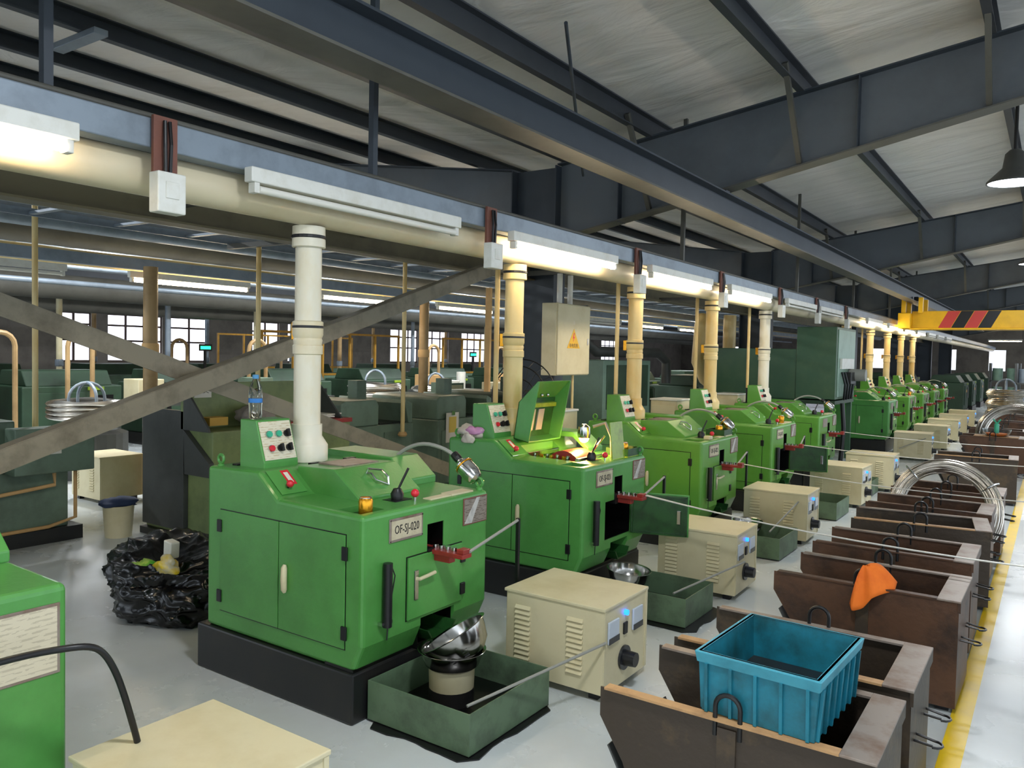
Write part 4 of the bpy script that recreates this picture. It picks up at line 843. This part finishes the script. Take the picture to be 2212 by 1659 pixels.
def grey_machine(y, label, x=-6.05, m=GREYGREEN, hatch=True, h=1.0):
    t = thing('grey_machine', label, 'machine', (x, y, 0), 0, 'grey-green machines of the second row')
    B(-1.2,.0,.1,0,1.1,h-.12).build('body', m, t, .015); B(-1.22,-.02,0,.02,1.12,.1).build('plinth', BLACKPL, t)
    MB().prism([(.0,h-.12),(.0,h+.13),(.06,h+.16),(.52,h+.16),(.56,h+.1),(.56,h-.12)], 'x', -1.1,-.02).build('hood', m, t, .015)
    B(-.9,.62,h-.12,-.06,1.04,h-.11).build('well', VOID, t); MB().prism([(1.04,h-.12),(1.1,h-.12),(1.1,h+.1),(1.0,h+.14),(.98,h+.1)], 'x', -1.1,-.02).build('guard', m, t)
    d = B(0,.62,.25,.014,1.05,h-.2).build('door', m, t, .004); B(.014,.66,.55,.03,.69,.65).build('latch', BLACK, d)
    B(0,.06,.3,.012,.52,h-.25).build('cover', m, t, .004); B(.012,.26,.32,.02,.36,.35).build('vent', BLACK, t)
    B(-.6,.65,h-.12,-.45,.8,h+.35).build('relay_box', m, t, .006)
    return t
grey_machine(5.75, 'grey-green machine with open well, next to the olive machine'); grey_machine(7.3, 'grey-green machine with the hanging clipboard'); grey_machine(8.75, 'grey-green machine behind the electrical panel, first', -6.05, DKGREEN); grey_machine(12.4, 'grey-green machine behind the electrical panel, second', -6.05, DKGREEN)
cb = thing('clipboard', 'clipboard with yellow sheet hanging on a grey machine', 'clipboard', (-6.036,7.42,.60)); B(0,0,0,.008,.24,.36).build('board', PAPER, cb, .003); B(.008,.05,.12,.010,.19,.31).build('sheet', mat('pale_yellow', (220, 190, 90), .7), cb); B(.008,.09,.33,.02,.15,.38).build('clip', CHROME, cb)
for i, (x, y, zb, zt) in enumerate([(-7.2,3.3,.625,2.9),(-6.5,5.05,.985,2.72),(-5.95,6.56,.75,2.87)]):
    t = thing('background_post', 'thin tan conduit post of the second row, %s from the left' % ORD[i], 'conduit', (x, y, zb), 0, 'conduit posts of the second row')
    MB().cyl((0,0,0),(0,0,zt-zb),.024,n=10).build('post_pipe', CREAMP, t, smooth=True); MB().lathe([(.04,0),(.055,.02),(.04,.05)], (0,0,0), 14, True).build('socket', TAN, t)
# machine at the left edge
lm_ = thing('grey_lathe', 'grey-green machine with switch cabinet at the left edge', 'machine', (-7.0,3.6,0))
B(-1.1,-2.6,.12,-.05,-.1,.62).build('bed', GREYGREEN, lm_, .01); B(-1.15,-2.7,0,.0,.0,.12).build('plinth', BLACKPL, lm_)
B(-1.0,-2.6,.62,-.1,-.50,1.05).build('headstock', GREYGREEN, lm_, .02); B(-.02,-.62,.62,.16,.02,1.0).build('switch_cabinet', GREYGREEN, lm_, .01); n_ = B(.16,-.36,.78,.164,-.26,.9).build('cabinet_label', PAPER, lm_); B(.164,-.34,.82,.166,-.31,.88).build('label_mark', REDP, n_)
B(-.0,-2.0,.3,.06,-.8,.72).build('front_cover', GREYGREEN, lm_, .008); MB().tube([(.1,-1.05,.72),(.12,-1.05,.55),(.1,-1.05,.45)], .04, 10).build('crank', BLACK, lm_, smooth=True)
MB().tube([(.02,-.25,.6),(.03,-.25,.5),(.03,-.8,.45)], .016, 8).build('pipe', TAN, lm_, smooth=True); MB().tube([(.03,-.08,.6),(.03,-.08,.2),(.03,-.3,.15),(.03,-2.2,.12)], .016, 8).build('pipe', TAN, lm_, smooth=True)
MB().cyl((-.3,-1.35,1.03),(-.2,-.75,1.30),.07,n=18).build('lamp_cylinder', CHROME, lm_, smooth=True); MB().box(-.7,-1.1,1.05,-.4,-.75,1.12).build('slide', GREYGREEN, lm_, .01)
tt = thing('waste_pail', 'small cream pail with blue cloth at the left edge machine', 'pail', (-6.82,3.82,0)); MB().lathe([(.001,0),(.11,0),(.13,.28),(.124,.28),(.105,.01),(.001,.01)], (0,0,0), 20).build('pail_wall', CREAM, tt, smooth=True); lump('pail_cloth', (0,0,.30), (.13,.15,.05), mat('navy_cloth', (40, 54, 84), .8), None, None, 4, .4, parent=tt)
# cream box in the background, turned
c = copy_tree(bx, (-8.31,4.45,0), 0, 'cream louvred box standing behind the machine at the left edge', skip=('meter','pilot_lamp','rocker_switch','dial_plate')); c['group'] = 'cream boxes in the background'; c.scale = (1,1,1.06)
# white flag cloth next to the shaded side of the olive machine
hc = thing('hung_cloth', 'white pointed cloth hanging on a thin pole beside the olive machine', 'cloth', (-7.15,4.35,0)); MB().prism([(-.0,.55),(.10,.55),(.07,.89),(.045,.89)], 'y', -.008,.008).build('cloth', PAPER, hc); MB().cyl((.055,.02,0),(.055,.02,.95),.012,n=8).build('pole', ROPE, hc); MB().ball((.055,.02,.96),.025,6).build('pole_cap', OILY, hc)
# second lamp rail with pipes
R2 = -8.55
tag(B(-.05,2,2.54,.05,40,2.66).build('lamp_rail', GREYST, loc=(R2,0,0)), 'lamp rail above the second machine row', 'rail')
tag(MB().cyl((R2-.15,2,2.62),(R2-.15,40,2.62),.09,n=14).build('exhaust_duct', CREAMP, smooth=True), 'cream duct behind the lamps of the second row', 'duct')
for i, (y, lit) in enumerate([(2.6,False),(4.85,True),(7.6,True),(10.1,True),(12.6,True),(15.2,False),(17.6,True),(20.2,True)]):
    put_lamp(lit, (R2+.09,y,2.44), 0, ('lit' if lit else 'unlit')+' tube lamp of the second row, %s from the left' % ORD[i], 'tube lamps of the second row')
R2pipes = [4.95,7.2,9.5,11.9,14.3]
for i, y in enumerate(R2pipes):
    t = thing('row_pipe', 'tan vent pipe of the second row, %s from the left' % ORD[i], 'pipe', (-8.2,y,0), 0, 'vent pipes of the second row')
    MB().cyl((0,0,0),(0,0,2.55),.075,n=16).build('pipe_shaft', DTAN, t, smooth=True); MB().lathe([(.085,1.6),(.09,1.62),(.09,1.7),(.085,1.72)], (0,0,0), 16).build('coupling', TAN, t, smooth=True)
# overhead trays, ducts and pipes in the background
def overhead(kind, x, z, r, m, label, y0=1.0, y1=45):
    if kind == 'pipe': o = MB().cyl((x,y0,z),(x,y1,z),r,n=14).build('overhead_pipe', m, smooth=True); tag(o, label, 'pipe', 'overhead pipes in the background')
    else:
        t = thing('cable_ladder', label, 'cable tray', (x,0,z), 0, 'overhead cable ladders')
        for s in (-r, r): B(s-.012,y0,0,s+.012,y1,.06).build('side_rail', GREYST, t)
        for k in range(int((min(y1,24)-y0)/.7)): B(-r,y0+.7*k,.01,r,y0+.7*k+.05,.03).build('rung', GREYST, t)
overhead('ladder', -6.6, 2.72, .28, None, 'steel cable ladder above the grey machines'); overhead('pipe', -7.7, 2.85, .10, GREYST, 'silvery overhead pipe above the second row, nearest'); overhead('pipe', -9.6, 2.95, .13, STRUCTW, 'dusty overhead pipe above the second row')
overhead('pipe', -11.2, 2.75, .04, GREYST, 'thin pale overhead pipe in the background'); overhead('pipe', -12.2, 2.6, .04, GREYST, 'thin grey overhead pipe deeper in the background'); overhead('pipe', -13.5, 2.62, .2, STRUCTW, 'wide pale overhead duct in the background'); overhead('pipe', -15.5, 2.45, .16, STRUCTW, 'grey overhead duct deep in the background'); overhead('ladder', -10.4, 2.9, .3, None, 'cable ladder deeper in the background')
for i, (x, z) in enumerate([(-6.0,3.0),(-9.0,3.15),(-14.0,2.95),(-17.5,2.8)]):
    bm_ = MB(); ibeam(bm_, (x,1,z), (x,48,z), .16, .26); tag(bm_.build('background_beam', STRUCTW if i < 2 else STRUCT), 'dusty longitudinal beam in the background roof, %s from the camera' % ORD[i], 'beam', 'background beams')
# far dark green machines (third and fourth rows)
def far_machine():
    t = thing('far_machine', 'x', 'machine', (0,0,0), 0, 'dark green machines in the background rows')
    B(-1.2,0,.2,0,1.5,1.05).build('body', DKGREEN, t, .02); B(-1.22,-.02,0,.02,1.52,.2).build('plinth', BLACKPL, t); MB().prism([(-1.0,1.05),(-.1,1.05),(-.25,1.28),(-.9,1.28)], 'y', .1,1.4).build('hood', DKGREEN, t, .015)
    B(0,.2,.35,.02,.9,.95).build('door', DKGREEN, t, .006); B(.02,.5,.75,.03,.72,.83).build('plate', TAN, t); B(0,1.05,.55,.02,1.35,.9).build('opening', VOID, t)
    B(.0,.95,.98,.02,1.2,1.03).build('label_strip', OILY, t)
    return t
fm = far_machine(); k = 0
spots = [(-12.4,3.4),(-12.4,5.5),(-12.4,7.6),(-12.2,9.8),(-12.2,12.2),(-12.2,14.6),(-12.2,17.2),(-12.2,20),(-12.2,23),(-16.5,6),(-16.5,8.6),(-16.5,11.2),(-16.5,14),(-16.5,17),(-16.5,20.5),(-16.5,24),(-8.6,18),(-8.6,21.5),(-8.6,25),(-6.4,16.5),(-6.4,20),(-6.4,24)]
rowname = {-12.4:'third row, near end',-12.2:'third row',-16.5:'fourth row',-8.6:'second row beyond the lamps',-6.4:'row behind the washer'}; cnt = {}
for i, (x, y) in enumerate(spots):
    cnt[x] = cnt.get(x,-1)+1; lab = 'dark green background machine of the %s, %s from the left' % (rowname[x], ORD[cnt[x]])
    if i == 0: fm.location = (x,y,0); fm['label'] = lab
    else: copy_tree(fm, (x,y,0), 0, lab)
for i, (x, y) in enumerate([(-11.6,4.7),(-11.9,5.9),(-11.7,8.9),(-15.6,9.9),(-15.6,12.8),(-11.6,13.6),(-11.6,16.2)]):
    t = thing('hose_arch', 'tan arched hose pair over the background machines, %s from the left' % ORD[i], 'hose', (x,y,1.05), 0, 'arched hoses in the background')
    MB().tube([(0,0,-1.05),(0,0,.6)]+arc((0,.18,.6),.18,PI,0,8,'yz')+[(0,.36,-1.05)], .035, 8).build('hose', DTAN, t, smooth=True)
for i, (x, y, z, m) in enumerate([(-16.2,11.0,1.65,GREENLED),(-11.9,7.4,1.0,REDLED),(-15,19.6,1.6,GREENLED)]):
    t = thing('machine_display', ('green' if m == GREENLED else 'red')+' lit readout on a background machine, %s from the left' % ORD[i], 'display', (x,y,z), 0)
    B(-.04,.1,-z,-.01,.16,-.06).build('display_post', BLACK, t); B(-.04,-.02,-.06,0,.3,.1).build('display_case', BLACK, t); B(0,0,-.02,.003,.26 if m == GREENLED else .08,.05).build('digits', m, t)
# green-grey cabinets and dark ducts behind the electrical panel
gc = thing('green_cabinet', 'large grey-green cabinet right of the electrical panel', 'cabinet', (-5.4,10.2,0)); B(-.9,0,.3,0,1.6,1.62).build('cabinet_body', mat('pale_green_sheet', (112, 140, 124), .4, 0, (90, 112, 100), 3, .6), gc, .01); B(-.86,.06,0,-.04,1.54,.3).build('cabinet_base', BLACKPL, gc); B(0,.1,.9,.012,1.5,1.55).build('cabinet_door', DKGREEN, gc, .006)
tag(MB().tube([(-6.5,11.5,2.5),(-6.5,11.6,1.9),(-6.45,11.9,1.75),(-6.0,13.4,1.75),(-5.95,13.7,1.6),(-5.95,13.7,1.2)], .09, 14).build('bent_duct', DKGREY, smooth=True), 'dark bent duct behind the yellowed vent pipes', 'duct')
tag(MB().tube([(-5.6,14.6,2.45),(-5.6,14.5,2.3),(-5.6,14.4,1.6),(-5.5,14.5,1.3),(-5.3,14.8,1.1)], .14, 16).build('cream_duct', CREAMP, smooth=True), 'thick cream elbow duct behind the fourth vent pipe', 'duct')
tag(MB().cyl((-5.2,14.9,1.25),(-5.2,14.9,2.5),.12,n=14).build('cream_duct', CREAMP, smooth=True), 'straight thick cream duct beside the elbow duct', 'duct')
# ================================================================== LEFT FOREGROUND CABLE, PENDANT LAMPS
tag(MB().tube(chaikin([(-2.50,.55,.72),(-2.47,.7,.76),(-2.42,.9,.80),(-2.36,1.05,.822),(-2.31,1.15,.826),(-2.30,1.21,.815),(-2.30,1.245,.785),(-2.30,1.275,.73),(-2.30,1.303,.653),(-2.30,1.343,.505),(-2.30,1.35,.474)]), .010, 10).build('black_cable', BLACK, smooth=True), 'black cable arching from the left green machine to the cream box', 'cable')
def pendant(y, label, x=-.45, z0=3.55, watts=PENDANT_WATTS):
    t = thing('pendant_lamp', label, 'lamp', (x,y,z0), 0, 'high bay lamps above the aisles')
    MB().lathe([(.05,.34),(.09,.30),(.11,.16),(.17,.1),(.25,.02),(.25,.0),(.24,.0),(.165,.09),(.1,.15)], (0,0,0), 28).build('shade', DKGREY, t, smooth=True)
    MB().lathe([(.001,.012),(.235,.012),(.235,.006),(.001,.0)], (0,0,0), 28).build('diffuser', HIBAY, t, smooth=True)
    MB().cyl((0,0,.33),(0,0,roof_z(x)-z0),.018).build('stem', BLACK, t)
    L = bpy.data.lights.new('high_bay', 'AREA'); L.shape = 'DISK'; L.size = .44; L.energy = watts; L.color = (.92,.96,1.0)
    lo = bpy.data.objects.new('pendant_light', L); COL.objects.link(lo); lo.parent = t; lo.location = (0,0,-.01)
for i, y in enumerate([1.6,9.7,17.7,25.7,33.7,-6.4]): pendant(y, ['high bay lamp above the camera end of the aisle','grey high bay lamp hanging at the right edge of the photo','second high bay lamp down the aisle','third high bay lamp down the aisle','farthest high bay lamp','added unseen fill lamp behind the camera'][i])  # last lamp is added behind the camera to make up light
for i, y in enumerate([1.6,5.7,9.7,13.7,17.7,22,27]): pendant(y, 'added fill lamp over the second aisle, %s from the left' % ORD[i], -10.3, 3.85, 42)  # unseen lamps added to brighten the left bay
for i, y in enumerate([10,16,22,30]): pendant(y, 'added fill lamp over the third aisle, %s from the left' % ORD[i], -19, 3.7, 8)  # more unseen lamps, added to lift the light deeper in the hall
o = B(-6.29,2.99,3.88,-5.66,3.09,3.925).build('batten', GREYST, bevel=.004); tag(o, 'short pale metal batten under the dark roof at upper left', 'batten')

# ================================================================== MORE THINGS IN THE BACKGROUND
rb = random.Random(11)
for i in range(14):
    x, y = [(-13.9,5.2),(-14.2,6.9),(-14.0,8.8),(-17.8,9.4),(-14.1,10.9),(-18.0,12.4),(-14.0,13.2),(-18.2,15.3),(-14.2,16.0),(-18,18.4),(-14,19.0),(-13.9,21.6),(-18.3,22.4),(-14.1,24.6)][i]
    t = thing('back_riser', 'pale riser pipe deep in the background, %s from the left' % ORD[i], 'pipe', (x,y,0), 0, 'riser pipes deep in the background')
    MB().cyl((0,0,0),(0,0,2.6+.1*rb.random()),.05,n=10).build('riser', [DTAN, CREAM, GREYST][i % 3], t, smooth=True); MB().lathe([(.06,1.3),(.068,1.32),(.068,1.4),(.06,1.42)], (0,0,0), 12).build('collar', GREYST, t)
SAFETY = mat('dull_safety_yellow', (190, 140, 40), .5, 0, (120, 90, 40), 5, .6)
for i, (x, y0, n) in enumerate([(-14.8,11.6,5),(-20.5,14.5,6),(-14.8,18.0,5)]):
    t = thing('guard_fence', 'dull yellow guard fence with pale panels, %s from the left' % ORD[i], 'fence', (x,y0,0), 0, 'guard fences in the background')
    for k in range(n+1): B(-.025,k*.9-.025,0,.025,k*.9+.025,2.1).build('post', SAFETY, t)
    for z in (.1,1.05,2.05): B(-.02,0,z,.02,n*.9,z+.05).build('rail', SAFETY, t)
    for k in range(n): B(-.008,k*.9+.03,.16,.008,k*.9+.87,1.04).build('lower_panel', BIGGREENL, t)
def bench_clutter(x, y, i):
    t = thing('work_bench', 'dark bench with boxes in the background, %s from the left' % ORD[i], 'bench', (x,y,0), 0, 'benches in the background')
    B(-.4,0,.82,.4,1.6,.88).build('bench_top', DKGREY, t)
    for a in (-.36,.36):
        for b in (.05,1.55): B(a-.03,b-.03,0,a+.03,b+.03,.82).build('leg', DKGREY, t)
    B(-.3,.1,.88,.1,.5,1.2).build('parts_box', [CREAM, GREYGREEN, TAN][i % 3], t, .01); B(-.2,.7,.88,.2,1.0,1.08).build('parts_box', [BLACK, TAN, WHITE][i % 3], t, .01); MB().cyl((.0,1.3,.88),(.0,1.3,1.25),.1,n=14).build('canister', [GREYST, REDP, WHITE][i % 3], t)
for i, (x, y) in enumerate([(-11.0,6.3),(-10.9,8.2),(-10.9,12.6),(-7.65,10.6),(-7.9,12.6),(-10.8,15.5)]): bench_clutter(x, y, i)
# small cream control unit seen between the posts
cu = thing('control_unit', 'small cream control unit with black knob on a background bench', 'control box', (-7.75,9.55,0)); B(-.2,-.2,0,.2,.2,.9).build('pedestal', DKGREEN, cu); B(-.18,-.18,.9,.18,.18,1.22).build('case', GREYGREEN, cu, .006); B(.18,-.14,.93,.186,.14,1.19).build('face', CREAM, cu); MB().cyl((.186,0,1.0),(.21,0,1.0),.04,n=14).build('knob', BLACK, cu)
# far end of the aisle: dark machines and lit lamps beyond the crane
for i, (x, y) in enumerate([(-2.4,28.5),(-2.4,31.5),(-2.4,35),(-2.4,39),(1.2,30),(1.2,34),(1.2,39),(-4.8,30),(-4.8,36)]):
    copy_tree(fm, (x,y,0), 0, 'dark machine beyond the crane bridge, %s counted from the near side' % ORD[i])
for i, (x, y) in enumerate([(-.6,27.5),(-1.4,30),(-.5,33),(.9,27)]):
    t = thing('drum_rack', 'dark rack with pale drums at the far end of the aisle, %s' % ORD[i], 'rack', (x,y,0), 0, 'drum racks at the far end')
    for a in (-.4,.4): B(a-.03,-.3,0,a+.03,.3,1.7).build('rack_post', DKGREY, t)
    for z in (.5,1.1): B(-.4,-.3,z,.4,.3,z+.04).build('shelf', DKGREY, t)
    for z in (.54,1.14):
        for a in (-.2,.2): MB().cyl((a,0,z),(a,0,z+.4),.15,n=14).build('drum', [GREYST, BIGGREENL][i % 2], t, smooth=True)
for i, (x, y, z, rz) in enumerate([(-.9,36,3.0,0),(-.9,42,3.0,0),(-1.6,50,2.9,PI/2),(.6,50,2.9,PI/2)]):
    put_lamp(True, (x,y,z), rz, 'tube lamp hanging at the far end of the hall, %s' % ORD[i], 'tube lamps at the far end'); tag(MB().cyl((x,y+(.8 if rz == 0 else .0),z+.07),(x,y+(.8 if rz == 0 else 0),roof_z(x)),.012,n=6).build('lamp_wire', BLACK), 'thin wire holding a far tube lamp, %s' % ORD[i], 'wire', 'wires of the far lamps')
# glass bowl with orange leftovers and a green figure on the far bin
gb = thing('glass_bowl', 'clear glass bowl on an orange cloth on a far bin', 'bowl', (-.75,14.44,.558)); B(-.3,-.12,0,.3,.14,.008).build('board', WOODEDGE, gb); MB().lathe([(.001,.01),(.14,.012),(.19,.06),(.2,.12),(.195,.12),(.183,.062),(.135,.02),(.001,.018)], (0,0,.0), 24).build('bowl_glass', BOTTLE, gb, smooth=True); MB().lathe([(.001,.02),(.13,.022),(.15,.05),(.001,.055)], (0,0,0), 18).build('orange_contents', ORANGE, gb, smooth=True)
MB().tube([(0,0,.05),(0,0,.2)], .035, 10).build('green_scoop', GREENB, gb, smooth=True); MB().tube([(0,0,.2),(-.05,0,.27)], .012, 6).build('scoop_ear', GREENB, gb); MB().tube([(0,0,.2),(.05,0,.27)], .012, 6).build('scoop_ear', GREENB, gb)
